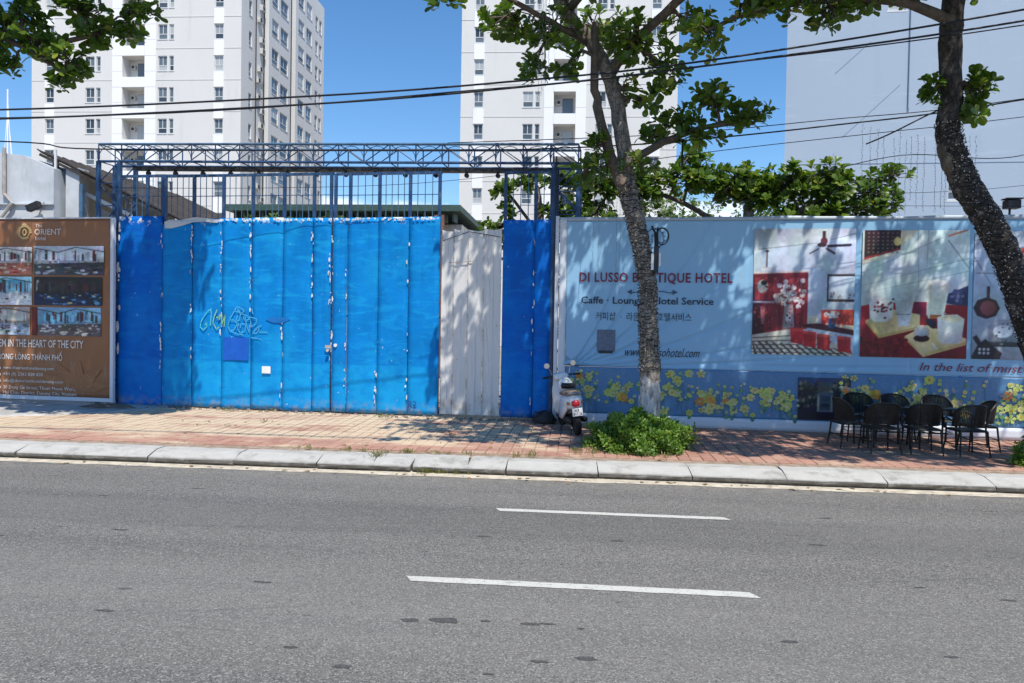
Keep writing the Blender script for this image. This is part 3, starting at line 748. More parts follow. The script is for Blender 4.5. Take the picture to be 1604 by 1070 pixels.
# torn pale sheet hanging on the top edge
mb = MB(S0); pts = [(-7.86, 3.93), (-7.75, 3.97), (-7.5, 3.97), (-7.2, 4.02), (-6.95, 4.0), (-6.68, 3.97), (-6.72, 3.91), (-7.0, 3.93), (-7.25, 3.92), (-7.42, 3.87), (-7.7, 3.80), (-7.85, 3.80)]
a = [mb.P((x, -.03+.01*math.sin(x*9), z)) for x, z in pts]; c = [mb.P((x, -.024+.01*math.sin(x*9), z)) for x, z in pts]; mb.face(a[::-1]); mb.face(c)
for k in range(len(pts)): mb.face((a[k], a[(k+1) % 12], c[(k+1) % 12], c[k]))
mb.build('torn_sheet', M['oldwall'], gl)
# repainted square, notice paper, graffiti
mb = MB(S0); mb.box(-6.57, -6.03, -.022, -.014, 1.19, 1.64); mb.build('repaint_patch', mat('dark_blue_repaint', (.004, .10, .50), .5, .1, 5), gl)
mb = MB(S0); mb.box(-5.74, -5.56, -.026, -.018, .945, 1.085); mb.build('notice_paper', mat('notice_paper', (.78, .78, .76), .7, .05), gl)
mb = MB(S0); mb.poly([(-5.42+.24*math.cos(t)*(1+.2*math.sin(3*t)), -.019, 2.0+.06*math.sin(t)) for t in [-k*.45 for k in range(14)]]); mb.build('repaint_patch', mat('blue_smudge', (.003, .14, .44), .6), gl)
def gz(zx, zy): px, py = 300+zx/8.229, 470+zy/8.229; return (-7.06+(px-315)*.01362, -.024, 1.74+(520-py)*.01335)
ST = [([(265,125),(210,160),(160,230),(125,300),(120,355),(160,390),(205,345),(200,290),(180,330)], 0), ([(255,130),(262,200),(250,330)], 0),
      ([(335,140),(300,220),(285,290),(290,310),(330,375),(360,350)], 1), ([(330,230),(380,235)], 1), ([(372,195),(352,260),(400,190),(395,330),(440,200),(430,340)], 1),
      ([(590,95),(560,150),(500,250),(480,330),(500,390),(560,380),(600,300),(560,260),(500,260)], 2), ([(590,95),(640,110),(690,140),(660,180),(600,130)], 2), ([(570,150),(640,170),(630,260),(590,270),(600,200)], 2),
      ([(650,180),(740,210),(760,250),(690,260),(680,220)], 2), ([(620,300),(600,360),(640,420),(700,390),(710,310),(650,300),(640,350)], 2), ([(700,220),(720,330),(750,400)], 2), ([(760,220),(850,240),(840,300),(780,340),(770,270)], 2),
      ([(910,320),(850,350),(800,420),(860,410),(880,360)], 2), ([(880,400),(985,400)], 2), ([(780,470),(880,480),(905,490)], 2), ([(520,400),(600,430),(680,440)], 2), ([(785,120),(800,180)], 2)]
gm = [mat('cyan_spray', (.07, .50, .60), .6), mat('lime_spray', (.22, .50, .30), .6), mat('pale_spray', (.05, .36, .62), .6)]
mb = MB(S0)
for pts, m in ST:
    P = [Vector(gz(*p)) for p in pts]
    for a, b in zip(P, P[1:]):
        d = (b-a).normalized(); n_ = Vector((-d.z, 0, d.x))*.011; e = d*.006
        mb.poly([a-e+n_, b+e+n_, b+e-n_, a-e-n_], m)
tag(mb.build('graffiti', gm, gl), 'pale cyan and lime spray scribble')
# hasp and padlock in the middle
mb = MB(S0); mb.box(-4.42, -4.30, -.05, -.018, 1.47, 1.53); mb.lathe([(.03, -.09), (.03, -.05)], (-4.36, 0, 1.43), 'y', 10); mb.build('padlock', M['rusty'], gl)
mb = MB(S0); mb.lathe([(.035, -.03), (.035, -.016)], (-4.22, 0, 1.53), 'y', 10); mb.build('sticker', M['white'], gl)
# right gate leaf
S0 = -3.25
gr = fence_thing('gate_leaf', 'narrower bright blue gate leaf beside the white sheets', 'gate', S0, group='blue gate leaves')
seams = [-4.31, -4.01, -3.39, -2.78, -2.17]
for k, (a, b) in enumerate(zip(seams, seams[1:])): steel_sheet(gr, S0, a, b, .24, 4.0+random.uniform(-.015, .015), M['blue'], .006*(k % 2))
leaf_bars(gr, S0, -4.29, -2.17, [-4.28, -3.98, -3.39, -2.78, -2.20], 4.86)
flakes(gr, S0, [-4.02, -3.4, -2.78], .3, 3.5, 9, FLK); flakes(gr, S0, [-4.30], 1.2, 3.9, 16, FLK)
mb = MB(S0)
for k in range(46):
    x = -4.2+1.95*hsh(k, 5); r = random.uniform(.008, .03); mb.poly([(x+r*math.cos(t), -.018, 3.95+.03*hsh(k, 2)+r*math.sin(t)) for t in (5.2, 4.2, 3.1, 2.1, 1, 0)])
tag(mb.build('paint_flakes', FLK, gr), kind='stuff')
tag(lettering('R2', (-2.74, -2.58, .36, .50), -.022, mat('marker_ink', (.01, .05, .2)), gr, S0), 'small dark scrawl near the foot of the leaf')
# white profiled sheets between gate and blue panel
S0 = -1.56
ws = fence_thing('white_sheet_fence', 'grimy white profiled steel sheets between the two blue parts', 'fence panel', S0)
for k, (a, b) in enumerate(((-2.13, -1.90), (-1.90, -1.62), (-1.62, -1.32), (-1.32, -.98))):
    mb = MB(S0); yy = .01*(k % 2)+.02
    mb.sheet(a+.003, b-.003, .27, 3.8, 24, 30, lambda x, z: yy+dent(x, z, .008)-.018*max(0, min(1, 6*(math.cos((x-a)/(b-a)*4*math.pi)-.45))), .006, 0, lambda x: 3.76+.05*hsh(k*3.3)-.03*math.sin((x-a)*9))
    mb.build('profiled_sheet', M['whitesteel'], ws)
mb = MB(S0); mb.box(-2.15, -.97, .06, .11, 3.2, 3.25); mb.box(-2.15, -.97, .06, .11, .6, .65); mb.build('rail', M['rusty'], ws)
mb = MB(S0); mb.tube([(-2.1, -.03, 3.55), (-1.6, -.04, 3.72), (-1.0, -.02, 3.62)], .006, 4); mb.build('tie_wire', M['cable'], ws)
mb = MB(S0); mb.bar((-1.98, -.02, 3.14), (-1.52, -.02, 3.17), .012); mb.build('rod', M['rusty'], ws)
# right blue panel
S0 = -.5
bp = fence_thing('fixed_gate_panel', 'blue panel in dappled shade between white sheets and blue banner', 'fence panel', S0)
steel_sheet(bp, S0, -.96, -.36, .26, 3.94, M['blue_shaded']); steel_sheet(bp, S0, -.36, -.03, .26, 3.95, M['blue_shaded'], .006)
leaf_bars(bp, S0, -.95, -.04, [-.93, -.36, -.06], 4.84); flakes(bp, S0, [-.37], .5, 3.0, 12, FLK)
# white post with dark gap
po = fence_thing('post', 'slim white post between the blue panel and the banner', 'post', .07, .03)
mb = MB(); mb.cbox(-.035, .03, -.04, .04, .15, 4.0, .006); mb.build('post_shaft', M['pale_vinyl'], po); mb = MB(); mb.box(-.06, -.036, -.01, .05, .15, 5.1); mb.build('back_flange', M['blacksteel'], po)

# ---------------------------------------------------------------- lattice gantry over the gate
S0 = -4.4
tr = fence_thing('gate_gantry', 'blue lattice gantry spanning over the gate on two lattice posts', 'gantry', S0, -.32)
def zt_(s, z): return z-(s+4.4)*.021
y0, y1 = -.27, .23
for y in (y0, y1):
    for z in (5.08, 5.43):
        mb = MB(S0); mb.tube([(-9.4, y, zt_(-9.4, z)), (.42, y, zt_(.42, z))], .026, 8); mb.build('chord', M['steelgrey' if z > 5.2 else 'steelblue'], tr)
N = 19; st = 9.82/N
for k in range(N+1):
    x = -9.4+st*k
    for y in (y0, y1):
        mb = MB(S0); mb.tube([(x, y, zt_(x, 5.08)), (x, y, zt_(x, 5.43))], .014, 6); mb.build('strut', M['steelblue'], tr)
        if k < N:
            a, b = (5.08, 5.43) if k % 2 else (5.43, 5.08)
            mb = MB(S0); mb.tube([(x, y, zt_(x, a)), (x+st, y, zt_(x+st, b))], .011, 6); mb.build('brace', M['steelblue'], tr)
            if y == y0:
                xm = x+st/2; mb = MB(S0)
                mb.tube([(xm+st*.5*math.cos(t), y-.012, zt_(xm, 5.12)+.27*math.sin(t)) for t in [math.pi*q/8 for q in range(9)]], .008, 5); mb.build('brace', M['steelblue'], tr)
    for z in (5.08, 5.43):
        mb = MB(S0); mb.tube([(x, y0, zt_(x, z)), (x, y1, zt_(x, z))], .012, 5); mb.build('brace', M['steelblue'], tr)
mb = MB(S0); mb.bar((-8.75, -.02, zt_(-8.75, 4.985)), (0, -.02, zt_(0, 4.985)), .16, .075); mb.build('track_beam', M['blacksteel'], tr)
for k in range(15):
    x = -8.45+k*.61
    mb = MB(S0); mb.box(x-.02, x+.02, -.04, 0, zt_(x, 4.88), zt_(x, 4.95)); mb.lathe([(.045, -.05), (.045, .01)], (x, 0, zt_(x, 4.89)), 'y', 10); mb.build('roller', M['blacksteel'], tr)
for xa, xb in ((-9.4, -8.92), (-.02, .42)):
    zt = zt_(xa, 5.08)
    for x in (xa, xb):
        for y in (y0, y1):
            mb = MB(S0); mb.box(x-.036, x+.036, y-.036, y+.036, .15, zt); mb.build('leg', M['steelblue'], tr)
    nseg = 11; h = (zt-.2)/nseg
    for k in range(nseg):
        z = .2+h*k
        for y in (y0, y1):
            mb = MB(S0); p, q = ((xa, y, z), (xb, y, z+h)); 
            if k % 2: p, q = (xb, y, z), (xa, y, z+h)
            mb.tube([p, q], .014, 5); mb.tube([(xa, y, z+h), (xb, y, z+h)], .012, 5); mb.build('brace', M['steelblue'], tr)

# ---------------------------------------------------------------- brown billboard
S0 = -10.7; OFF = .17
bb = fence_thing('billboard', 'brown billboard with interior photos and white lettering', 'billboard', S0, OFF)
mb = MB(S0); mb.sheet(-12.75, -8.95, .36, 3.98, 60, 50, lambda x, z: .004*math.sin(x*5+z*3)+.004*math.sin(z*9-x*4)+.006, .03); mb.build('vinyl_sheet', M['brown_vinyl'], bb, True)
for (xa, xb, za, zb) in ((-12.8, -8.87, .28, .355), (-8.945, -8.875, .36, 4.0), (-12.8, -8.95, 3.985, 4.01)):
    mb = MB(S0); mb.box(xa, xb, -.02, .05, za, zb); mb.build('frame', M['pale_vinyl'], bb)
for x in (-12.4, -10.8, -9.1):
    mb = MB(S0); mb.box(x-.03, x+.03, .06, .12, .14, 3.9); mb.build('support_post', M['rusty'], bb)
class Raster:
    """a printed photograph: painted into a small colour grid, then carried by a fine mesh with a colour attribute"""
    def __init__(s, rect, y, ox, seed=0):
        s.r = rect; s.y = y; s.ox = ox; s.k = 0; s.nx = max(24, int((rect[1]-rect[0])*88)); s.ny = max(16, int((rect[3]-rect[2])*88)); s.q = 3
        s.W, s.H = s.nx*s.q, s.ny*s.q; s.im = np.zeros((s.H, s.W, 3)); s.rg = np.random.default_rng(seed)
        s.U, s.V = np.meshgrid((np.arange(s.W)+.5)/s.W, (np.arange(s.H)+.5)/s.H)
    def poly(s, col, pts):
        us = [p[0] for p in pts]; vs = [p[1] for p in pts]
        a, b = max(0, int(min(us)*s.W)), min(s.W, int(max(us)*s.W)+2); c, d = max(0, int(min(vs)*s.H)), min(s.H, int(max(vs)*s.H)+2)
        if a >= b or c >= d: return s
        U, V = s.U[c:d, a:b], s.V[c:d, a:b]; ins = np.zeros(U.shape, bool); n = len(pts)
        for i in range(n):
            (x0, y0), (x1, y1) = pts[i], pts[(i+1) % n]
            if y0 == y1: continue
            ins ^= ((y0 > V) != (y1 > V)) & (U < (x1-x0)*(V-y0)/(y1-y0)+x0)
        # light falls off a little across every shape, as in a photograph
        g = 1+.22*((V-min(vs))/max(max(vs)-min(vs), 1e-6)-.5)*s.rg.choice((-1, 1))+.16*((U-min(us))/max(max(us)-min(us), 1e-6)-.5)*s.rg.choice((-1, 1))
        s.im[c:d, a:b][ins] = (np.array(col)*g[..., None])[ins]; return s
    def rect(s, col, u0, v0, u1, v1): return s.poly(col, [(u0, v0), (u1, v0), (u1, v1), (u0, v1)])
    def ell(s, col, u, v, a, b, n=14, ph=0): return s.poly(col, [(u+a*math.cos(ph+2*math.pi*k/n), v+b*math.sin(ph+2*math.pi*k/n)) for k in range(n)])
    def line(s, col, pts, wd): 
        asp = (s.r[1]-s.r[0])/(s.r[3]-s.r[2])
        for (a, b), (c, d) in zip(pts, pts[1:]):
            dx, dy = (c-a)*asp, d-b; L = math.hypot(dx, dy) or 1; nx, ny = -dy/L*wd/asp, dx/L*wd
            s.poly(col, [(a-nx, b-ny), (c-nx, d-ny), (c+nx, d+ny), (a+nx, b+ny)])
        return s
    def speck(s, cols, u0, v0, u1, v1, n, sz):
        for _ in range(n):
            u, v = s.rg.uniform(u0, u1), s.rg.uniform(v0, v1); a, b = s.rg.uniform(.3, 1, 2)*sz
            s.ell(cols[s.rg.integers(len(cols))], u, v, a, b, 6, s.rg.random()*6)
        return s
    def build(s, name, parent):
        im = s.im.copy()
        def fld(n):   # smooth random field
            g = s.rg.normal(0, 1, (n+3, n+3)); x = s.U*n; y = s.V*n; i = x.astype(int); j = y.astype(int); fx = x-i; fy = y-j; fx = fx*fx*(3-2*fx); fy = fy*fy*(3-2*fy)
            return (g[j, i]*(1-fx)+g[j, i+1]*fx)*(1-fy)+(g[j+1, i]*(1-fx)+g[j+1, i+1]*fx)*fy
        im *= (1+.06*fld(4)+.04*fld(11)+.035*fld(40)+.04*s.rg.normal(0, 1, s.U.shape))[..., None]
        im += np.stack([5*fld(7), 4*fld(7), 5*fld(7)], -1)
        im = im.reshape(s.ny, s.q, s.nx, s.q, 3).mean((1, 3))
        pad = np.pad(im, ((1, 1), (1, 1), (0, 0)), 'edge'); im = .72*im+.07*(pad[:-2, 1:-1]+pad[2:, 1:-1]+pad[1:-1, :-2]+pad[1:-1, 2:])
        c = np.clip(im/255, 0, 1); lin = np.where(c > .04, ((c+.055)/1.055)**2.4, c/12.92)
        s0, s1, z0, z1 = s.r; X, Z = np.meshgrid(np.linspace(s0-s.ox, s1-s.ox, s.nx), np.linspace(z1, z0, s.ny))
        V = np.stack([X, np.full_like(X, s.y), Z], -1).reshape(-1, 3); I = np.arange(s.nx*s.ny).reshape(s.ny, s.nx)
        F = np.stack([I[1:, :-1], I[1:, 1:], I[:-1, 1:], I[:-1, :-1]], -1).reshape(-1, 4)
        me = bpy.data.meshes.new(name); me.from_pydata(V.tolist(), [], F.tolist())
        at = me.attributes.new('print', 'FLOAT_COLOR', 'POINT'); at.data.foreach_set('color', np.concatenate([lin.reshape(-1, 3), np.ones((len(V), 1))], 1).ravel().astype(np.float32))
        me.materials.append(PHOTO); return link(name, me, parent)
def photomat():
    t = NT('printed_photo'); a = t.n('ShaderNodeAttribute', attribute_name='print'); return t.fin(a.outputs['Color'], .42, 0, .4)
PHOTO = photomat()
def photo(rect, fn, parent, ox, y=-.006, frame=None, seed=1):
    p = Raster(rect, y, ox, seed); fn(p); return p.build('printed_photo', parent)
def room(seed, walls, glow, floor, furn):
    def f(p):
        q = random.Random(seed)
        p.rect(walls, 0, 0, 1, 1); p.rect(glow, .1, .12, .9, .5)
        for k in range(26): u = q.uniform(.0, .95); p.rect(q.choice([glow, glow, walls, (96, 40, 40), (60, 66, 72), (190, 190, 190), tuple(int(c*.6) for c in walls)]), u, .1+q.random()*.2, u+.015+.03*q.random(), .42+q.random()*.18); p.k -= .7
        p.poly(floor, [(0, .62), (1, .55), (1, 1), (0, 1)])
        for k in range(58):
            v = .52+.4*(k/58)+q.uniform(-.03, .03); sz = .25+1.3*(v-.5); u = q.uniform(0, 1-.13*sz); h = q.uniform(.4, 1.2)
            p.poly(q.choice(furn), [(u, v), (u+.09*sz, v-.03*sz*h), (u+.12*sz, v+.06*sz*h), (u+.03*sz, v+.10*sz*h)]); p.k -= .8
        p.speck(furn, 0, .58, 1, 1, 40, .02); p.speck([glow, walls, tuple(int(c*.7) for c in walls)], 0, .0, 1, .5, 26, .02)
        p.line((40, 35, 30), [(0, .08), (.35, .22), (.6, .05), (1, .2)], .012)
    return f
dk = [(25, 25, 28), (60, 50, 45), (120, 90, 70), (190, 190, 195)]
photo((-12.3, -10.74, 2.84, 3.41), room(1, (196, 190, 186), (225, 215, 210), (180, 110, 90), [(170, 50, 45), (220, 200, 185), (120, 40, 35)]), bb, S0)
photo((-10.69, -9.10, 2.84, 3.43), room(2, (178, 184, 192), (214, 224, 230), (62, 66, 74), dk), bb, S0)
photo((-12.3, -10.74, 2.22, 2.80), room(3, (150, 190, 205), (90, 175, 200), (205, 208, 212), [(225, 225, 228), (70, 50, 45), (190, 195, 200)]), bb, S0)
photo((-10.69, -9.13, 2.22, 2.80), room(4, (36, 32, 34), (52, 44, 42), (22, 38, 66), [(30, 80, 140), (20, 30, 50), (80, 140, 190), (205, 190, 150), (20, 22, 30)]), bb, S0)
photo((-12.3, -10.78, 1.60, 2.18), room(5, (150, 135, 125), (190, 188, 184), (150, 165, 182), [(90, 70, 60), (205, 208, 214), (40, 36, 36)]), bb, S0)
photo((-10.60, -9.16, 1.60, 2.18), room(6, (120, 160, 190), (130, 195, 225), (96, 86, 88), [(205, 200, 190), (210, 206, 200), (70, 60, 60), (225, 220, 200)]), bb, S0)
mb = MB(S0); mb.box(-10.74, -10.62, -.006, 0, 1.6, 2.18); mb.build('print_stripe', ink(110, 38, 28), bb)
TW = ink(228, 222, 214); GD = ink(205, 178, 120)
lettering('A GEM IN THE HEART OF THE CITY', (-11.74, -9.55, 1.35, 1.51), -.008, TW, bb, S0, bold=.012)
lettering('TRONG LÒNG THÀNH PHỐ', (-11.60, -10.03, 1.09, 1.28), -.008, TW, bb, S0, bold=.012)
for body, x1, z in (('www.theorienthoteldanang.com', -10.22, .88), ('+84 (0) 2363 828 828', -10.48, .75), ('info@theorienthoteldanang.com', -10.01, .615), ('20 Dong Da Street, Thuan Phuoc Ward,', -9.72, .475), ('Hai Chau District, Danang City, Vietnam', -9.70, .37)):
    lettering(body, (-11.40, x1, z-.01, z+.075), -.008, TW, bb, S0)
p = Print((-11.52, -11.45, .46, .96), -.008, S0)
for v in (.10, .37, .63, .9): p.ell((228, 222, 214), .5, v, .45, .06)
p.build('contact_icon', bb)
p = Print((-11.08, -10.74, 3.56, 3.90), -.008, S0)
for k in range(17):
    a = R(-60+k*300/16+0)+math.pi/2+.52; u, v = .5+.40*math.cos(a), .55+.40*math.sin(a)
    p.ell((205, 178, 120), u, v, .11, .045, 8, 0); p.k -= 1
for k in range(24):
    a = 2*math.pi*k/24; b = 2*math.pi*(k+1)/24; p.line((205, 178, 120), [(.5+.34*math.cos(a), .55+.34*math.sin(a)), (.5+.34*math.cos(b), .55+.34*math.sin(b))], .03); p.k -= 1
p.k += 2
p.ell((205, 178, 120), .5, .55, .16, .22, 16); p.ell((120, 72, 36), .5, .55, .07, .13, 12)
p.poly((205, 178, 120), [(.3, .12), (.4, .03), (.5, .0), (.6, .03), (.7, .12)]); p.build('emblem', bb)
lettering('ORIENT', (-10.68, -10.07, 3.66, 3.78), -.008, TW, bb, S0); lettering('The', (-10.66, -10.50, 3.81, 3.88), -.008, TW, bb, S0); lettering('hotel', (-10.66, -10.42, 3.55, 3.63), -.008, TW, bb, S0)
# faint lotus ornament
p = Print((-10.2, -9.0, .4, 1.2), -.0065, S0)
for k, a in enumerate((-60, -25, 10, 45, 80)):
    c, s_ = math.cos(R(a)), math.sin(R(a)); L = .75
    p.poly((157, 108, 71), [(.35, .85), (.35+L*.5*s_-.14*c, .85-L*.5*c-.14*s_), (.35+L*s_, .85-L*c), (.35+L*.5*s_+.14*c, .85-L*.5*c+.14*s_)])
p.build('ornament', bb)

# ---------------------------------------------------------------- long blue hotel banner
S0 = 4.2; OFF = .10
hb = fence_thing('banner_wall', 'long light blue banner wall with hotel lettering, photos and flower band', 'banner', S0, OFF)
FAN = [(.03, 1.5), (.07, 1.5), (.15, 1.6), (.26, 1.7), (.45, 1.8), (.8, 1.9), (1.5, 2.)]
def wrinkle(x, z):
    y = .004*math.sin(x*2.1+z)+.003*math.sin(z*3.3-x*1.2)
    u = x-.12
    if u > 0:
        for k, e in FAN:
            zc = 1.22+k*u**e; sl_ = k*e*u**(e-1); d = (z-zc)/math.sqrt(1+sl_*sl_)
            y += .032*math.exp(-(d/.022)**2)*math.exp(-u/3.6)-.008*math.exp(-((d-.05)/.03)**2)*math.exp(-u/3.6)
    y += .012*math.exp(-((z-1.36-.02*math.sin(x*1.1))/.02)**2)*(.4+.6*math.sin(x*.8+1)**2)
    for xv in (3.43, 5.30, 6.2): y += .008*math.exp(-((x-xv-.05*(z-2))/.02)**2)
    return y+.012
mb = MB(S0); mb.sheet(.25, 10.4, 1.25, 3.90, 430, 115, wrinkle, .03); mb.build('vinyl_sheet', M['sky_vinyl'], hb, True)
mb = MB(S0); mb.sheet(.25, 10.4, .40, 1.247, 200, 22, lambda x, z: .012+.006*math.sin(x*3.1+z*2)+.005*math.sin(x*1.3-z*4), .03); mb.build('flower_band', M['band_vinyl'], hb, True)
mb = MB(S0); mb.sheet(.12, .247, .22, 3.97, 3, 40, lambda x, z: .008*math.sin(z*2.1), .03); mb.build('left_edge', M['pale_vinyl'], hb, True)
mb = MB(S0); mb.sheet(.25, 10.4, .20, .398, 120, 3, lambda x, z: .006*math.sin(x*2.3), .03); mb.build('bottom_edge', M['pale_vinyl'], hb, True)
mb = MB(S0); mb.sheet(.25, 10.4, 3.902, 3.97, 120, 2, lambda x, z: -.006+.004*math.sin(x*2.7), .05, 0, lambda x: 3.965+.008*math.sin(x*1.9)+.005*math.sin(x*5)); mb.build('top_edge', M['grey_vinyl'], hb, True)
mb = MB(S0)
for x in (.4, 2.6, 4.8, 7.0, 9.2): mb.box(x-.03, x+.03, .06, .12, .12, 3.9)
tag(mb.build('support_frame', M['rusty'], hb))
YL = -.006
RED = ink(122, 42, 70); INK = ink(38, 48, 62)
lettering('DI LUSSO BOUTIQUE HOTEL', (.49, 3.20, 2.76, 2.97), YL, RED, hb, S0, space=1.12, bold=.022)
lettering('Caffe · Lounge · Hotel Service', (.53, 2.88, 2.36, 2.53), YL, INK, hb, S0, bold=.012)
lettering('커피샵  ·  라운지  ·  호텔서비스', (.80, 2.50, 2.10, 2.25), YL, INK, hb, S0)
lettering('www.dilussohotel.com', (1.34, 2.66, 1.46, 1.62), YL, INK, hb, S0, shear=.45)
mb = MB(S0); mb.box(.83, 1.16, YL, YL+.004, 1.53, 1.93); mb.box(.86, 1.12, YL-.003, YL-.0005, 1.50, 1.55, 1); mb.build('grey_patch', [ink(98, 112, 132), INK], hb)
# flourish under the name and round wreath emblem above it
p = Print((1.35, 2.25, 2.56, 2.68), YL, S0)
for sg in (-1, 1):
    p.line((60, 84, 112), [(.5+sg*.05, .5), (.5+sg*.2, .35), (.5+sg*.34, .6), (.5+sg*.48, .5)], .07)
    p.poly((60, 84, 112), [(.5+sg*.40, .1), (.5+sg*.5, .5), (.5+sg*.40, .9)][::sg])
p.build('flourish', hb)
p = Print((1.62, 2.02, 3.38, 3.78), YL, S0)
for k in range(30):
    a, b = 2*math.pi*k/30, 2*math.pi*(k+1)/30; p.line((72, 100, 138), [(.5+.42*math.cos(a), .5+.42*math.sin(a)), (.5+.42*math.cos(b), .5+.42*math.sin(b))], .022); p.k -= 1
    if k % 2: p.ell((72, 100, 138), .5+.46*math.cos(a), .5+.46*math.sin(a), .05, .03, 6, a); p.k -= 1
p.k += 2; p.poly((72, 100, 138), [(.38, .3), (.46, .3), (.46, .7), (.38, .7)]); p.poly((72, 100, 138), [(.55, .3), (.62, .3), (.62, .62), (.7, .62), (.7, .7), (.55, .7)]); p.build('emblem', hb)
lettering('In the list of must visit', (6.32, 8.35, 1.33, 1.47), YL, ink(128, 32, 58), hb, S0, shear=.3)
def ph_lounge(p):
    rnd = random.Random(3)
    p.rect((178, 190, 206), 0, 0, 1, 1); p.poly((196, 204, 214), [(0, 0), (1, 0), (1, .05), (.3, .14), (0, .2)]); p.poly((166, 178, 196), [(.55, .33), (1, .3), (1, .8), (.55, .78)])
    p.poly((120, 30, 42), [(0, .36), (.545, .345), (.545, .79), (0, .845)]); p.poly((190, 178, 178), [(0, .345), (.545, .33), (.545, .345), (0, .362)])
    for u in (.02, .2, .36, .44): p.poly((146, 50, 58), [(u, .39), (u+.055, .388), (u+.055, .58), (u, .585)])
    p.poly((60, 14, 26), [(0, .57), (.12, .565), (.12, .84), (0, .845)])
    for u in (.13, .26, .40, .47): p.poly((96, 22, 32), [(u, .60), (u+.03, .60), (u+.03, .80), (u, .82)])
    p.poly((150, 84, 92), [(.08, .62), (.13, .62), (.12, .76), (.09, .76)])
    p.ell((142, 154, 152), .10, .46, .055, .055); p.ell((30, 26, 30), .11, .43, .03, .02); p.rect((170, 160, 170), .0, .575, .22, .592)
    for k in range(26): p.ell(rnd.choice([(206, 200, 200), (180, 168, 170), (222, 218, 212)]), .36+rnd.gauss(0, .07), .52+rnd.gauss(0, .045), .028, .02, 7); p.k -= 1
    p.k += 1
    p.poly((138, 128, 130), [(.32, .6), (.40, .6), (.42, .78), (.30, .8)]); p.ell((190, 186, 188), .36, .70, .03, .04)
    p.speck([(96, 22, 34), (150, 50, 56), (60, 12, 24), (176, 84, 80)], 0, .38, .53, .58, 60, .011); p.speck([(70, 14, 26), (120, 36, 44), (48, 8, 20), (150, 66, 66)], .02, .6, .53, .8, 70, .012); p.speck([(206, 200, 200), (160, 150, 152), (226, 222, 214), (120, 96, 96)], .24, .44, .5, .6, 40, .02)
    # chequered floor
    p.poly((196, 188, 176), [(0, .845), (.40, .79), (1, .95), (1, 1), (0, 1)])
    for k in range(15): u = -.1+k*.075; p.poly((70, 62, 58), [(max(0, u), .88+.005*k), (max(0, u+.025), .88+.005*k), (min(1, u+.16), 1), (min(1, u+.13), 1)]); p.k -= 1
    p.k += 1
    for k in range(5): p.line((84, 76, 70), [(0, .87+.028*k), (.5+.1*k, .84+.035*k)], .004)
    p.rect((52, 40, 48), .73, .36, 1, .575); p.rect((176, 192, 208), .745, .375, 1, .555)
    for k in range(12): p.ell((120, 108, 118), .76+rnd.random()*.24, .50+rnd.random()*.05, .012, .01, 6); p.k -= 1
    p.k += 1
    p.poly((176, 48, 44), [(.68, .64), (1, .635), (1, .78), (.68, .75)])
    for k in range(5): p.rect((200, 76, 62), .70+k*.062, .645, .735+k*.062, .72); p.k -= 1
    p.k += 1
    p.ell((196, 190, 172), .60, .72, .05, .035); p.poly((196, 180, 160), [(.7, .74), (1, .76), (1, .8), (.7, .78)])
    p.poly((64, 22, 34), [(.50, .755), (.66, .745), (1, .795), (1, .835), (.5, .775)])
    p.ell((200, 206, 204), .785, .675, .08, .03); p.poly((44, 78, 124), [(.75, .71), (.82, .71), (.815, .785), (.755, .785)])
    for u, v in ((.38, .79), (.505, .815), (.64, .835), (.84, .85)):
        p.poly((168, 34, 40), [(u, v), (u+.13, v+.01), (min(1, u+.13), v+.125), (u+.01, v+.11)]); p.poly((196, 62, 58), [(u, v-.01), (u+.13, v), (min(1, u+.13), v+.025), (u, v+.015)])
    p.speck([(206, 70, 60), (150, 30, 36), (120, 20, 28)], .38, .80, 1, .95, 40, .008); p.speck([(210, 90, 70), (150, 40, 40)], .7, .65, 1, .76, 40, .015)
    p.line((90, 70, 78), [(.135, .175), (.135, .31)], .006); p.ell((70, 56, 66), .135, .18, .018, .012); p.poly((186, 180, 184), [(.07, .33), (.2, .33), (.18, .305), (.09, .305)])
    p.line((60, 34, 44), [(.69, .02), (.69, .09)], .012); p.ell((92, 44, 52), .69, .10, .035, .03); p.ell((60, 40, 50), .67, .13, .045, .018)
    p.line((48, 40, 52), [(.72, .14), (.955, .13)], .010); p.line((70, 60, 72), [(.71, .155), (.80, .20)], .009); p.line((84, 76, 88), [(.64, .16), (.55, .2)], .005); p.line((128, 130, 140), [(.05, .165), (.62, .115)], .003); p.line((140, 142, 150), [(.75, .09), (1, .04)], .003)
ll = lambda rect, fn: photo(rect, fn, hb, S0, YL)
tag(ll((3.55, 5.24, 1.55, 3.75), ph_lounge), 'printed photo of a lounge with red stools and ceiling fan')
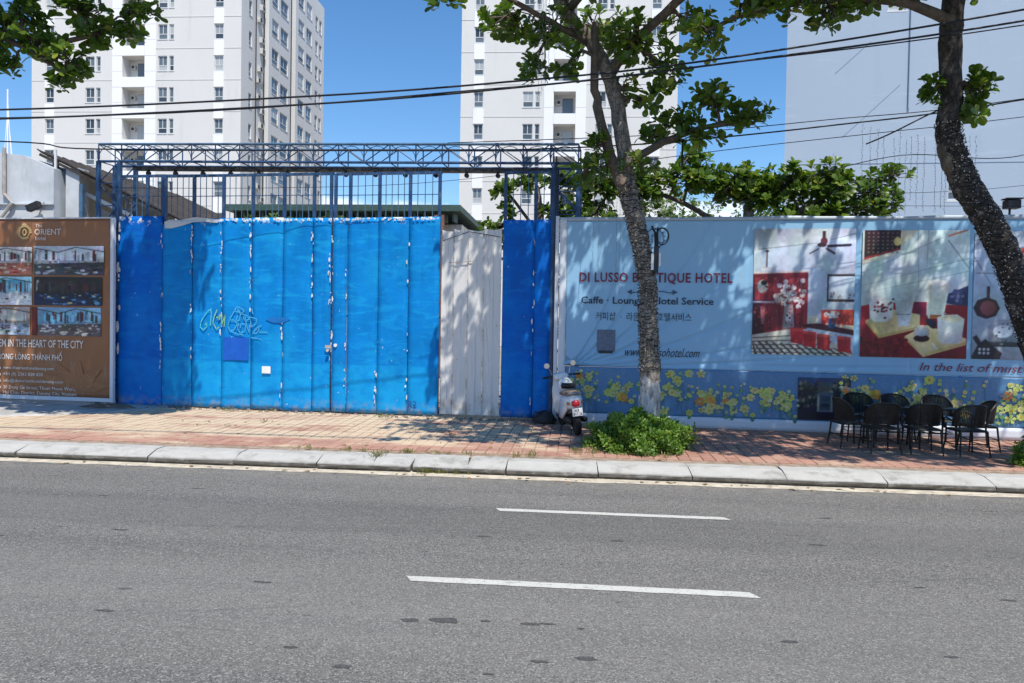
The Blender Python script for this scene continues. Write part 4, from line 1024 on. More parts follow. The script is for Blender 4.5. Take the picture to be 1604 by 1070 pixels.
def ph_drinks(p):
    rnd = random.Random(9)
    p.rect((184, 200, 200), 0, 0, 1, 1); p.poly((206, 200, 178), [(.36, 0), (.52, 0), (.30, .2), (0, .27), (0, .24), (.36, .17)])
    p.poly((48, 30, 38), [(.02, .0), (.36, .0), (.36, .145), (.02, .225)]); 
    for r_ in range(6):
        for c_ in range(7): p.ell((120, 106, 100), .06+c_*.045, .025+r_*.03, .010, .008, 6); p.k -= 1
    p.k += 1
    p.ell((222, 198, 130), .33, .09, .035, .035); p.poly((140, 48, 48), [(.02, .215), (.36, .14), (.36, .155), (.02, .235)])
    for a, b, c, d in ((0, .34, .75, .06), (0, .44, 1, .22), (0, .5, 1, .32), (.52, .0, .54, .45), (.62, 0, .61, .3)): p.line((150, 168, 172), [(a, b), (c, d)], .003)
    p.line((196, 128, 110), [(.8, .05), (.98, .0)], .008); p.line((110, 112, 116), [(.8, .08), (1, .30)], .003)
    p.poly((44, 54, 92), [(.80, .50), (1, .43), (1, .60), (.80, .57)])
    p.poly((132, 26, 36), [(0, .60), (.1, .58), (.50, .56), (1, .59), (1, 1), (0, 1)]); p.poly((110, 30, 56), [(.50, .56), (.62, .56), (.62, .68), (.50, .68)])
    p.poly((226, 206, 146), [(.05, .71), (.30, .62), (.56, .66), (.56, .76), (.18, .84)]); p.poly((206, 180, 110), [(.05, .71), (.18, .825), (.56, .75), (.56, .77), (.18, .85), (.05, .73)])
    p.poly((228, 208, 148), [(.42, .83), (.62, .74), (.99, .84), (.99, .88), (.60, .98)]); p.poly((206, 180, 110), [(.42, .83), (.60, .965), (.99, .865), (.99, .89), (.60, .99), (.42, .85)])
    p.poly((212, 218, 212), [(.08, .58), (.11, .53), (.27, .53), (.31, .58), (.30, .69), (.25, .72), (.13, .72), (.09, .69)])
    for k in range(20): p.ell(rnd.choice([(90, 40, 48), (150, 60, 64), (70, 56, 62)]), .2+rnd.gauss(0, .05), .62+rnd.gauss(0, .035), .014, .010, 6); p.k -= 1
    p.k += 1
    p.poly((196, 210, 208), [(.32, .55), (.50, .55), (.46, .75), (.36, .75)]); p.line((120, 130, 134), [(.33, .66), (.47, .66)], .003)
    p.poly((226, 230, 206), [(.62, .42), (.65, .39), (.76, .38), (.83, .42), (.78, .66), (.76, .69), (.64, .69), (.62, .66)]); p.ell((238, 236, 214), .725, .415, .085, .03); p.poly((196, 120, 60), [(.65, .66), (.76, .66), (.75, .69), (.65, .69)])
    p.poly((50, 44, 60), [(.60, .70), (.66, .69), (.72, .72), (.70, .77), (.66, .76)])
    p.poly((222, 226, 216), [(.72, .68), (.78, .66), (.90, .655), (.97, .69), (.95, .86), (.92, .88), (.76, .88), (.73, .86)]); p.ell((236, 226, 190), .845, .69, .10, .03)
    p.speck([(236, 238, 224), (200, 206, 190), (214, 220, 206)], .64, .42, .80, .66, 24, .010); p.speck([(236, 236, 226), (196, 204, 200), (214, 216, 200)], .75, .69, .94, .86, 30, .011); p.speck([(206, 216, 214), (176, 192, 192)], .36, .57, .47, .74, 16, .010)
    p.speck([(150, 34, 42), (110, 18, 28), (96, 14, 26)], 0, .86, .45, 1, 60, .03); p.speck([(110, 120, 150), (60, 70, 110)], .84, .46, 1, .56, 16, .03)
    p.ell((206, 190, 172), .58, .80, .075, .06); p.ell((54, 26, 26), .58, .845, .075, .028); p.ell((188, 196, 196), .58, .80, .05, .03); p.line((226, 220, 200), [(.68, .88), (.72, .93)], .01)
tag(ll((5.35, 7.05, 1.545, 3.72), ph_drinks), 'printed photo of iced drinks on yellow trays')
def ph_machine(p):
    p.rect((168, 184, 204), 0, 0, 1, 1); p.poly((186, 198, 212), [(0, 0), (1, 0), (1, .12), (0, .16)])
    for k in range(4): p.line((186, 70, 56), [(.33+.08*(k % 2), .14+.04*(k//2)), (.40+.08*(k % 2), .17+.04*(k//2))], .012); p.line((186, 70, 56), [(.40+.08*(k % 2), .14+.04*(k//2)), (.33+.08*(k % 2), .17+.04*(k//2))], .010)
    p.line((110, 120, 132), [(.02, .33), (.6, .33)], .004); p.line((110, 116, 126), [(0, .2), (.14, .44)], .003)
    p.line((70, 44, 54), [(.11, .43), (.11, .53)], .012); p.ell((58, 30, 40), .10, .60, .095, .085, 8); p.ell((122, 60, 72), .11, .60, .06, .06, 8)
    p.poly((120, 128, 142), [(.11, .74), (.16, .69), (.5, .68), (.56, .72), (.56, .9), (.12, .9)]); p.ell((206, 214, 224), .22, .78, .07, .05); p.rect((56, 58, 70), .12, .86, .6, .9)
    p.speck([(206, 212, 220), (90, 98, 112), (60, 64, 78), (150, 158, 170)], .13, .70, .56, .88, 40, .012)
    p.poly((40, 40, 50), [(0, .98), (.05, .88), (.1, .84), (.16, .9), (.22, .95), (.2, 1), (0, 1)]); p.line((36, 36, 46), [(.02, .82), (.07, .9), (.05, .95)], .018)
    for k in range(6): p.ell((190, 196, 204), .06+.03*(k % 3), .92+.03*(k//3), .012, .012, 6); p.k -= 1
    p.k += 1; p.poly((70, 60, 72), [(.36, .68), (.44, .66), (.46, .9), (.38, .9)]); p.rect((24, 26, 32), .5, .85, 1, 1)
ll((7.13, 9.3, 1.55, 3.70), ph_machine)
# dark printed cabinet picture in the flower band, then flowers
def ph_cab(p):
    rnd = random.Random(5)
    p.rect((40, 66, 104), 0, 0, 1, 1); p.poly((26, 32, 46), [(0, .14), (.4, .26), (.75, .24), (.98, .05), (1, .05), (1, 1), (0, 1)])
    p.speck([(60, 62, 52), (24, 30, 34), (110, 104, 84), (84, 70, 66), (40, 52, 46)], 0, .1, .4, .7, 90, .04); p.speck([(60, 66, 58), (24, 30, 34), (90, 92, 84), (40, 52, 46)], .64, .05, 1, .6, 80, .04)
    p.rect((70, 84, 96), .38, .12, .64, .36); p.rect((88, 104, 112), .37, .36, .67, .80); p.rect((60, 78, 92), .42, .42, .62, .76); p.rect((18, 20, 38), .36, .81, .68, .98)
    for k in range(40): p.ell(rnd.choice([(52, 60, 52), (92, 84, 78), (30, 34, 40), (118, 108, 96)]), rnd.choice([rnd.uniform(.02, .35), rnd.uniform(.66, .97)]), rnd.uniform(.12, .55), .03, .05, 7); p.k -= 1
    p.k += 1
    for u in (.395, .64): p.line((150, 170, 140), [(u, .4), (u, .78)], .012)
    p.ell((52, 66, 74), .52, .5, .09, .05); p.ell((46, 56, 66), .52, .65, .10, .05)
    for k in range(8): p.ell((74, 76, 66), .40+k*.03, .24+.05*(k % 2), .022, .05, 7); p.k -= 1
photo((4.35, 5.22, .42, 1.16), ph_cab, hb, S0, YL, seed=4)
fl = MB(S0); fm = [ink(*c) for c in ((186, 196, 104), (200, 194, 124), (150, 182, 104), (206, 208, 170), (206, 130, 60), (96, 142, 96), (70, 120, 110), (232, 226, 196), (196, 160, 60), (150, 160, 176))]
rnd = random.Random(12); lay = 0
def flower(x, z, r, c):
    global lay
    lay += 1; n_ = rnd.choice((5, 6, 7)); ph = rnd.random()*6
    y = YL-.0004*(lay % 12)
    for k in range(n_):
        a = ph+2*math.pi*k/n_; ca, sa = math.cos(a), math.sin(a)
        fl.poly([(x, y, z), (x+r*.7*ca-r*.34*sa, y, z+r*.62*sa+r*.3*ca), (x+r*ca, y, z+r*.85*sa), (x+r*.7*ca+r*.34*sa, y, z+r*.62*sa-r*.3*ca)][::-1], c)
    fl.poly([(x+r*.28*math.cos(t), y-.0003, z+r*.24*math.sin(t)) for t in (5, 4, 3, 2, 1, 0)], rnd.choice((8, 4, 2)))
clusters = [(.62, .95, .28, 16), (1.1, .72, .3, 14), (1.55, .8, .2, 8), (2.3, .92, .35, 20), (2.0, .6, .25, 10), (2.9, .75, .35, 20), (3.35, .62, .25, 12), (3.75, .8, .3, 18), (4.15, .7, .28, 14), (5.45, .95, .3, 18), (5.2, .75, .2, 8), (6.3, .9, .35, 18), (6.9, .95, .3, 14), (7.6, .75, .4, 26), (7.9, 1.0, .3, 12), (8.6, .8, .4, 18), (9.4, .8, .4, 18)]
for cx, cz, sp, n_ in clusters:
    for k in range(int(n_*1.9)):
        x = cx+rnd.gauss(0, sp*.62); z = min(1.17, max(.47, cz+rnd.gauss(0, .15)))
        if rnd.random() < .35:
            fl.poly([(x+.05*math.cos(t)*rnd.uniform(.5, 1), YL+.0005-.0004*(k % 5), z-.08+.05*math.sin(t)*rnd.uniform(.5, 1)) for t in (5.2, 4.2, 3.1, 2.1, 1, 0)], rnd.choice((5, 6)))
        if rnd.random() < .3: fl.poly([(x-.004, YL+.001, z), (x+.03, YL+.001, max(.42, z-.3)), (x+.04, YL+.001, max(.42, z-.3)), (x+.004, YL+.001, z)][::-1], 6)
        big = rnd.random() < .27
        flower(x, z, rnd.uniform(.055, .10) if big else rnd.uniform(.022, .045), rnd.choice((0, 0, 1, 2, 3, 9)) if not big else rnd.choice((0, 0, 1, 0, 4 if rnd.random() < .4 else 1)))
for x, z in ((2.85, .72), (5.62, .9), (1.3, .72)): flower(x, z, .11, 8); flower(x+.06, z-.05, .07, 4)
tag(fl.build('printed_flowers', fm, hb), kind='stuff')
# ---------------------------------------------------------------- foliage
def unit(v): return v/np.maximum(np.linalg.norm(v, axis=-1, keepdims=True), 1e-9)
def leaf_object(name, pos, ax, up_, L, wr, mt, parent, origin=(0, 0, 0), var=None, droop=.12, fold=.10, kind='stuff', tip=1.):
    n = len(pos); a = unit(ax); b = unit(np.cross(up_+rng.normal(0, .05, (n, 3)), a)); c = np.cross(a, b)
    L = L[:, None]; W = L*wr
    q = [pos, pos+a*L*.55+c*L*.02, pos+a*L-c*L*droop]
    for s in (1, -1):
        q.append(pos+a*L*.36+b*s*W*.27+c*L*fold*.5); q.append(pos+a*L*.70+b*s*W*.5+c*L*(fold*.8-droop*.4)); q.append(pos+a*L*.93+b*s*W*.34+c*L*(fold*.5-droop*.8))
    V = np.stack(q, 1).reshape(-1, 3)-np.array(origin)
    base = (np.arange(n)*9)[:, None]
    tri = np.array([[0, 1, 3], [1, 4, 3], [1, 5, 4], [1, 2, 5], [0, 6, 1], [1, 6, 7], [1, 7, 8], [1, 8, 2]])
    F = (base[:, :, None]+tri[None]).reshape(-1, 3)
    me = bpy.data.meshes.new(name); me.vertices.add(len(V)); me.vertices.foreach_set('co', V.ravel())
    me.loops.add(F.size); me.loops.foreach_set('vertex_index', F.ravel().astype(np.int32))
    me.polygons.add(len(F)); me.polygons.foreach_set('loop_start', np.arange(0, F.size, 3, dtype=np.int32)); me.polygons.foreach_set('loop_total', np.full(len(F), 3, dtype=np.int32))
    at = me.attributes.new('var', 'FLOAT', 'POINT')
    vv = rng.random(n) if var is None else var
    at.data.foreach_set('value', np.repeat(vv, 9).astype(np.float32))
    me.polygons.foreach_set('use_smooth', [True]*len(me.polygons))
    me.materials.append(mt); me.update(); me.validate()
    o = link(name, me, parent)
    if kind: o['kind'] = kind
    return o
def clusters_in(blobs):
    """blobs: (x, y, z, rx, ry, rz, count) -> tip points with outward directions and blob index"""
    pts, dirs, idx = [], [], []
    for i, (x, y, z, rx, ry, rz, n) in enumerate(blobs):
        n = int(n*((1.2 if z < 7.2 and y < 16 else 1.5 if z < 7.2 else 2.4) if n < 200 else 1))
        d = unit(rng.normal(0, 1, (n, 3))); r = rng.random(n)**.45
        p = d*r[:, None]*np.array([rx, ry, rz]); pts.append(p+np.array([x, y, z]))
        dirs.append(unit(d*np.array([1, 1, .5])+np.array([0, 0, .75])+rng.normal(0, .3, (n, 3)))); idx += [i]*n
    return np.concatenate(pts), np.concatenate(dirs), np.array(idx)
def rosettes(tips, dirs, k=8, L=(.13, .25), tilt=(.35, 1.25)):
    n = len(tips)*k; T = np.repeat(tips, k, 0); D = np.repeat(dirs, k, 0)
    ref = unit(np.cross(D, rng.normal(0, 1, (n, 3)))); ph = np.tile(np.arange(k)*2.4, len(tips))+np.repeat(rng.random(len(tips))*6.28, k)
    ref = unit(np.cross(D, np.repeat(unit(rng.normal(0, 1, (len(tips), 3))), k, 0))); bi = np.cross(D, ref)
    rad = ref*np.cos(ph)[:, None]+bi*np.sin(ph)[:, None]
    t = rng.uniform(*tilt, n)[:, None]
    ax = D*np.cos(t)+rad*np.sin(t)
    pos = T-D*rng.uniform(0, .10, n)[:, None]+ax*.02
    return pos, ax, D+np.array([0, 0, .35]), rng.uniform(*L, n)
def limb(mb, pts, r0_, r1_, n=8, wob=.03, sub=5):
    P = [Vector(p) for p in pts]; out = []
    for a in range(len(P)-1):
        p0, p1, p2, p3 = P[max(a-1, 0)], P[a], P[a+1], P[min(a+2, len(P)-1)]
        for k in range(sub):
            t = k/sub; out.append(.5*((2*p1)+(p2-p0)*t+(2*p0-5*p1+4*p2-p3)*t*t+(3*p1-p0-3*p2+p3)*t**3))
    out.append(P[-1]); m = len(out)
    rad = [r0_+(r1_-r0_)*k/(m-1) for k in range(m)] if not hasattr(r0_, '__len__') else [float(np.interp(k/(m-1)*(len(r0_)-1), range(len(r0_)), r0_)) for k in range(m)]
    out = [p+Vector((random.uniform(-wob, wob), random.uniform(-wob, wob), 0))*(0 if k in (0, m-1) else 1) for k, p in enumerate(out)]
    mb.tube(out, rad, n, jit=.07); return out, rad
def tree(name, label, base, trunk, trad, limbs, blobs, mats, leafm, k=8, L=(.075, .19), group=None, rough=True, twigs=True, tn=14):
    t = thing(name, label, 'tree', base, 0, group); ox = base
    mb = MB(*ox); tp, tr_ = limb(mb, trunk, trad, None, tn, .015, 7); mb.build('trunk', mats[0], t, True)
    tree.last = t
    mb = MB(*ox); nodes = [(Vector(p), r) for p, r in zip(tp, tr_)][len(tp)//3:]
    for pts, ra, rb_ in limbs:
        a, r = limb(mb, pts, ra, rb_, 8, .02); nodes += list(zip(a, r))
    tips, dirs, idx = clusters_in(blobs)
    if twigs:
        NP = np.array([n[0] for n in nodes])
        for i, b in enumerate(blobs):
            c = np.array(b[:3]); j = np.argmin(np.linalg.norm(NP-c, axis=1)); d = Vector(c)
            s = nodes[j][0]; mid = (s+d)/2+Vector((0, 0, .06+.1*random.random()))
            rr = min(nodes[j][1]*.6, .05)
            mb.tube([s, mid, d], [rr, rr*.8, rr*.55], 6)
            for q in np.nonzero(idx == i)[0]:
                e = Vector(tips[q]); st = s.lerp(d, random.uniform(.35, 1)); st = mid.lerp(d, random.uniform(0, 1))
                mb.tube([st, st.lerp(e, .5)+Vector((0, 0, random.uniform(-.05, .05))), e], [rr*.4, .012, .007], 3, caps=False)
    mb.build('branches', mats[1], t, True)
    pos, ax, upv, LL = rosettes(tips, dirs, k, L)
    cl = np.repeat(rng.random(len(tips)), k)
    leaf_object('crown', pos, ax, upv, LL, .62, leafm, t, ox, np.clip(.55*cl+.45*rng.random(len(pos)), 0, 1))
    return t

# canopy blobs: visible low sprays first, then the shading crown above the frame
tree('almond_tree', 'leaning tropical almond tree rising from the round bush, trunk wrapped in string lights', (1.0, 12.1, PZ(12.1)),
     [(1.0, 12.1, .1), (1.03, 12.1, .62), (1.06, 12.1, 1.12), (1.0, 12.1, 2.1), (.98, 12.1, 2.7), (.86, 12.1, 3.3), (.68, 12.1, 4.0), (.58, 12.1, 4.69), (.47, 12.1, 5.38), (.23, 12.1, 6.08), (-.03, 12.08, 6.5), (-.45, 12.0, 7.0), (-.9, 11.8, 8.2)],
     [.22, .175, .16, .14, .138, .136, .142, .118, .118, .11, .10, .095, .07],
     [([(.62, 12.05, 4.05), (.42, 12.0, 4.5), (.22, 11.95, 5.15), (.10, 11.9, 5.75), (.1, 11.8, 6.6)], .10, .05), ([(.60, 12.1, 4.5), (1.2, 12.25, 4.9), (1.9, 12.3, 5.15), (2.6, 12.3, 5.2)], .07, .03),
      ([(.3, 12.1, 5.9), (.8, 11.8, 6.4), (1.6, 11.3, 7.0), (2.6, 10.9, 7.7)], .09, .04), ([(.0, 12.1, 6.4), (-.6, 11.7, 6.6), (-1.4, 11.3, 6.9)], .06, .03), ([(-.4, 12, 7), (-.9, 10.8, 7.6), (-1.0, 9.6, 7.9)], .07, .03), ([(-1.0, 9.6, 7.9), (-1.5, 9.1, 7.0), (-1.7, 9.0, 6.2)], .03, .012), ([(-.3, 12, 6.9), (.6, 10.6, 7.4), (1.2, 9.4, 7.7)], .07, .03), ([(.1, 12.1, 6.2), (.1, 13, 6.6), (-.1, 14.2, 7.2)], .07, .03)],
     [(-1.15, 11.8, 6.65, .55, .5, .30, 26), (-.55, 11.8, 6.5, .40, .4, .35, 18), (-.85, 11.9, 5.95, .28, .3, .20, 10), (-.3, 11.9, 6.05, .25, .3, .25, 8), (.75, 11.8, 6.3, .5, .5, .40, 30), (1.15, 11.9, 5.85, .35, .4, .35, 16), (.55, 12.0, 5.65, .25, .3, .2, 7), (1.45, 11.8, 6.55, .4, .5, .25, 14),
      (-1.72, 9.0, 5.85, .2, .2, .09, 5), (1.45, 12.35, 5.25, .40, .4, .22, 17), (1.95, 12.3, 5.55, .35, .35, .32, 20), (2.45, 12.3, 5.3, .38, .35, .22, 20), (1.75, 12.3, 5.0, .5, .4, .12, 14), (1.05, 12.3, 5.0, .25, .3, .15, 8), (.95, 12.3, 5.55, .25, .3, .2, 7),
      (.15, 11.95, 4.75, .25, .3, .2, 9), (.35, 11.95, 4.45, .35, .3, .18, 9), (.85, 12.0, 4.5, .25, .3, .2, 7), (-.05, 12.2, 4.4, .2, .2, .2, 6),
      (-.2, 10.9, 7.9, .7, .9, .5, 24), (.4, 10.6, 8.0, 1.2, 1.2, .5, 80), (.2, 8.5, 7.6, 1.2, .5, .3, 30), (1.9, 8.2, 7.6, 1.0, .6, .3, 30), (2.1, 10.8, 8.0, 1.2, 1.2, .5, 72), (-.4, 12.2, 8.6, 1.2, 1.2, .6, 46), (1.4, 12.3, 8.7, 1.3, 1.3, .6, 54), (.4, 9.3, 7.8, 1.2, .8, .35, 40), (-.4, 12.4, 7.6, .6, .8, .4, 12), (3.1, 11.6, 8.3, 1.0, 1.2, .5, 70), (-1.0, 9.5, 7.9, .8, .8, .35, 22), (.2, 14.2, 7.4, 1.1, .9, .4, 24), (1.9, 9.3, 7.9, .9, .8, .35, 26)],
     (M['bark'], M['twig']), M['leaf'], group='street trees along the pavement')
mb = MB(1.0, 12.1, PZ(12.1)); mb.lathe([(.085, 11.865), (.075, 11.855), (.03, 11.85)], (.53, 0, 4.24), 'y', 14); tag(mb.build('branch_scar', mat('cut_wood', (.24, .17, .12), .9, .3, 25), tree.last), 'pale round scar of a cut branch')
tree('almond_tree', 'dark crooked street tree entering at the right frame edge', (6.5, 11.3, PZ(11.3)),
     [(6.6, 11.3, .1), (6.48, 11.3, 1.0), (6.32, 11.3, 1.7), (6.12, 11.3, 2.35), (5.86, 11.3, 3.05), (5.57, 11.3, 3.6), (5.29, 11.3, 4.05), (5.10, 11.3, 4.5), (5.02, 11.3, 4.9), (5.06, 11.3, 5.3), (5.02, 11.3, 5.85), (5.03, 11.25, 6.6), (5.1, 11.1, 7.8)],
     [.25, .21, .20, .195, .19, .19, .185, .17, .150, .145, .15, .145, .09],
     [([(5.26, 11.28, 3.95), (5.06, 11.26, 4.30), (4.98, 11.26, 4.55), (5.0, 11.28, 4.85)], .10, .09), ([(5.0, 11.2, 6.3), (4.2, 11.0, 6.5), (3.2, 10.9, 6.5), (2.2, 10.9, 6.35), (1.6, 10.9, 6.1)], .08, .025), ([(5.1, 11.2, 6.8), (6.2, 10.9, 7.3), (7.6, 10.7, 7.8)], .09, .04), ([(5.05, 11.2, 6.9), (4.6, 10.0, 7.4), (4.4, 9.0, 7.7)], .08, .03), ([(5.1, 11.2, 7.2), (5.2, 12.6, 7.8), (5.0, 13.6, 8.0)], .07, .03), ([(5.1, 11.2, 7.4), (3.9, 11.0, 8.0)], .07, .03), ([(4.5, 9.6, 7.5), (5.2, 8.6, 7.6), (5.6, 7.6, 7.5)], .06, .03), ([(7.2, 10.7, 7.7), (8.4, 10.2, 7.9), (9.3, 10, 8)], .06, .03)],
     [(1.65, 10.9, 6.0, .30, .3, .25, 12), (1.5, 10.9, 6.2, .2, .2, .12, 5), (2.1, 10.9, 6.4, .35, .35, .2, 16), (2.7, 10.9, 6.4, .4, .4, .2, 18), (3.3, 10.9, 6.35, .35, .35, .24, 18), (3.75, 10.9, 6.5, .4, .4, .2, 16), (4.35, 11, 6.65, .4, .4, .14, 12), (5.5, 11.1, 6.75, .4, .4, .12, 8),
      (5.36, 11.25, 5.35, .22, .22, .26, 18), (4.78, 11.25, 5.35, .10, .14, .3, 8), (5.3, 11.2, 5.05, .16, .16, .12, 7),
      (3.2, 10.6, 7.8, 1.0, 1.1, .5, 66), (4.8, 10.4, 8.0, 1.2, 1.2, .5, 80), (6.6, 10.6, 8.0, 1.2, 1.2, .5, 80), (3.9, 8.4, 7.5, 1.0, .7, .3, 44), (5.5, 8.2, 7.5, 1.1, .7, .3, 54), (7.0, 8.1, 7.5, 1.1, .7, .3, 50), (8.6, 8.2, 7.7, 1.0, 1.2, .4, 50), (9.4, 10.6, 8.0, 1.0, 1.3, .5, 50), (4.2, 9.2, 7.7, 1.2, .8, .35, 40), (6.2, 9.2, 7.7, 1.2, .8, .35, 40), (4.4, 12.4, 8.3, 1.2, 1.1, .5, 50), (6.2, 12.4, 8.4, 1.2, 1.1, .5, 50), (7.9, 10.8, 8.0, 1.0, 1.2, .5, 60), (2.9, 9.3, 7.8, .8, .8, .35, 26), (8.0, 12.3, 8.2, 1, 1, .5, 30)],
     (M['bark2'], M['twig']), M['leaf'], group='street trees along the pavement')
tree('almond_tree', 'street tree whose dark leaves hang into the upper left corner', (-11.4, 11.8, PZ(11.8)),
     [(-11.4, 11.8, .1), (-11.45, 11.8, 1.5), (-11.3, 11.7, 3), (-11.2, 11.6, 4.5), (-11.0, 11.5, 6), (-10.8, 11.4, 8)], [.26, .22, .2, .19, .17, .08],
     [([(-11.1, 11.55, 5.4), (-10, 11.2, 6.0), (-9, 11, 6.3), (-8, 11, 6.15), (-7.4, 11, 6.25)], .09, .03), ([(-10.9, 11.5, 6.6), (-9.6, 11, 7.2), (-8, 10.8, 7.6)], .09, .04), ([(-10.9, 11.5, 6.4), (-10.8, 10.2, 7.0), (-10.6, 9, 7.4)], .07, .03), ([(-9, 11, 6.3), (-8.4, 11, 6.0), (-7.9, 11, 5.7)], .05, .03)],
     [(-8.9, 11, 6.25, .4, .4, .3, 26), (-8.3, 11, 6.15, .35, .4, .3, 24), (-7.85, 11, 5.85, .28, .3, .30, 22), (-7.95, 11.0, 5.55, .16, .2, .12, 7), (-8.75, 11, 5.75, .16, .2, .14, 7), (-7.4, 11, 6.3, .35, .35, .25, 20), (-6.95, 11, 6.3, .3, .3, .22, 13), (-6.7, 11, 6.6, .3, .3, .16, 11), (-7.6, 11, 6.6, .5, .4, .15, 16), (-8.6, 11, 6.65, .5, .4, .2, 20), (-9.3, 11, 6.2, .4, .4, .35, 18),
      (-6.85, 10.8, 7.7, .8, 1.0, .45, 110), (-8.3, 10.6, 7.7, 1.1, 1.1, .5, 90), (-10.2, 10.6, 7.8, 1.1, 1.1, .5, 60), (-6.95, 11.9, 8.6, .8, 1.1, .6, 110), (-9.0, 12, 8.7, 1.2, 1.1, .6, 70), (-6.95, 10.9, 9.4, .75, .9, .5, 100), (-8.5, 10.6, 9.4, 1.2, 1.0, .5, 80), (-10.6, 12, 8.4, 1, 1, .5, 40), (-6.95, 11.2, 10.3, .75, .9, .5, 80), (-7.3, 10.2, 11.0, .8, .8, .5, 50), (-9, 11.2, 10.2, .9, .9, .5, 34)],
     (M['bark2'], M['twig']), M['leaf'], group='street trees along the pavement')
tree('almond_tree', 'broad dark leafy tree showing over the top of the blue banner', (3.6, 17.6, 0), [(3.6, 17.6, -.3), (3.7, 17.6, 2), (3.6, 17.6, 4), (3.7, 17.6, 5.4)], [.2, .17, .14, .08],
     [([(3.65, 17.6, 3.8), (2.2, 17.6, 4.8), (.8, 17.6, 5.2)], .08, .03), ([(3.65, 17.6, 3.8), (5, 17.6, 4.8), (6.4, 17.6, 5.2)], .08, .03)],
     [(.2, 17.5, 5.2, .8, .6, .45, 50), (1.3, 17.6, 5.2, .7, .6, .45, 50), (2.4, 17.6, 5.4, .7, .6, .45, 56), (3.3, 17.6, 5.2, .6, .6, .45, 64), (3.8, 17.6, 5.0, .5, .5, .45, 50), (4.4, 17.6, 5.2, .6, .6, .5, 54), (5.4, 17.6, 5.25, .7, .6, .5, 64), (6.3, 17.6, 5.0, .6, .6, .55, 48), (5.4, 17.6, 4.5, 1.2, .6, .4, 60), (6.7, 17.6, 5.45, .4, .4, .15, 10), (.2, 17.5, 4.5, .6, .5, .4, 26), (1.2, 17.7, 4.5, .5, .5, .3, 10), (4.6, 17.6, 4.4, .5, .5, .3, 20), (2.3, 17.6, 5.9, .3, .3, .2, 8)],
     (M['bark'], M['twig']), M['leaf'], L=(.12, .20), group='trees behind the fence', tn=10)
tree('almond_tree', 'small tree with hanging leaves under the right end of the gantry', (-1.2, 17.2, 0), [(-1.2, 17.2, -.3), (-1.1, 17.2, 2.4), (-1.0, 17.2, 4.2), (-1.1, 17.2, 5.1)], [.12, .10, .08, .04],
     [([(-1.05, 17.2, 4.0), (-1.7, 17.2, 4.9), (-2.2, 17.2, 5.0)], .04, .02)],
     [(-1.95, 17.2, 5.0, .25, .3, .2, 12), (-1.75, 17.2, 4.6, .15, .2, .3, 9), (-1.2, 17.2, 5.2, .5, .4, .2, 18), (-.6, 17.2, 5.2, .4, .4, .2, 16), (-.7, 17.2, 4.5, .35, .3, .2, 16), (-1.9, 17.2, 4.1, .6, .4, .18, 16), (-.3, 17.2, 4.6, .4, .3, .3, 14)],
     (M['bark'], M['twig']), M['leaf'], L=(.11, .19), group='trees behind the fence', tn=10)
for (x, y, z, rx, lb) in ((3.0, 26, 5.6, 1.6, 'pale green bushy tree behind the leaning trunk, above the banner'), (6.4, 27, 5.6, 1.5, 'pale green bushy tree above the banner, below the dark leaves')):
    tree('bushy_tree', lb, (x, y, 0), [(x, y, -.3), (x+.1, y, 2), (x, y, 4)], [.15, .12, .08], [], [(x, y, z, rx, 1.2, .9, 330)], (M['bark'], M['twig']), M['leafp'], k=6, L=(.08, .15), group='trees behind the fence', twigs=False, tn=8)
for (x, y, z, lb) in ((-9.6, 22.5, 5.05, 'small shrub top behind the gate beside the dark shed roof'), (-7.5, 22.5, 4.95, 'small shrub top behind the gate left of the green eaves'), (-2.0, 22, 4.75, 'small shrub top showing above the white steel sheets')):
    tree('shrub', lb, (x, y, 0), [(x, y, -.3), (x, y, 3), (x, y, z-.2)], [.08, .06, .03], [], [(x, y, z-.25, .9, .5, .4, 70)], (M['bark'], M['twig']), M['leafp'], k=6, L=(.10, .2), group='trees behind the fence', twigs=False, tn=6)

# round bush at the foot of the leaning tree
def bush(name, label, c, rx, ry, rz, n, mt, L=(.035, .065), seed=1):
    t = thing(name, label, 'bush', (c[0], c[1], PZ(c[1])), 0)
    d = unit(rng.normal(0, 1, (n, 3))); d[:, 2] = np.abs(d[:, 2]); r = 1-.28*rng.random(n)**2
    lump = 1+.13*np.sin(d[:, 0]*7+1)*np.cos(d[:, 1]*6)+.10*np.sin(d[:, 2]*9+d[:, 0]*11)+.06*rng.normal(0, 1, n)
    prof = np.where(d[:, 2] > .55, 1.0, 1.08)
    p = d*(r*lump*prof)[:, None]*np.array([rx, ry, rz])
    ax = unit(d+np.array([0, 0, .35])+rng.normal(0, .65, (n, 3)))
    cl = .5+.5*np.sin(d[:, 0]*9)*np.sin(d[:, 1]*8+d[:, 2]*7)
    leaf_object('foliage', p+np.array(c), ax, unit(d+np.array([0, 0, .6])), rng.uniform(*L, n), .62, mt, t, (c[0], c[1], PZ(c[1])), np.clip(.5*cl+.5*rng.random(n), 0, 1))
    mb = MB()
    for k in range(26):
        a = random.random()*6.28; q = random.uniform(.3, .85)
        mb.tube([(0, 0, .0), (rx*q*.5*math.cos(a), ry*q*.5*math.sin(a), rz*.4), (rx*q*math.cos(a), ry*q*math.sin(a), rz*random.uniform(.5, .8))], [.014, .01, .005], 4)
    mb.build('stems', M['twig'], t)
    return t
bush('bush', 'round leafy green bush around the foot of the leaning tree', (.86, 11.62, .17), .66, .55, .49, 13000, M['leafb'])
bush('bush', 'dark bush corner at the right frame edge on the pavement', (6.47, 11.2, .17), .40, .4, .40, 4200, M['leafb'])

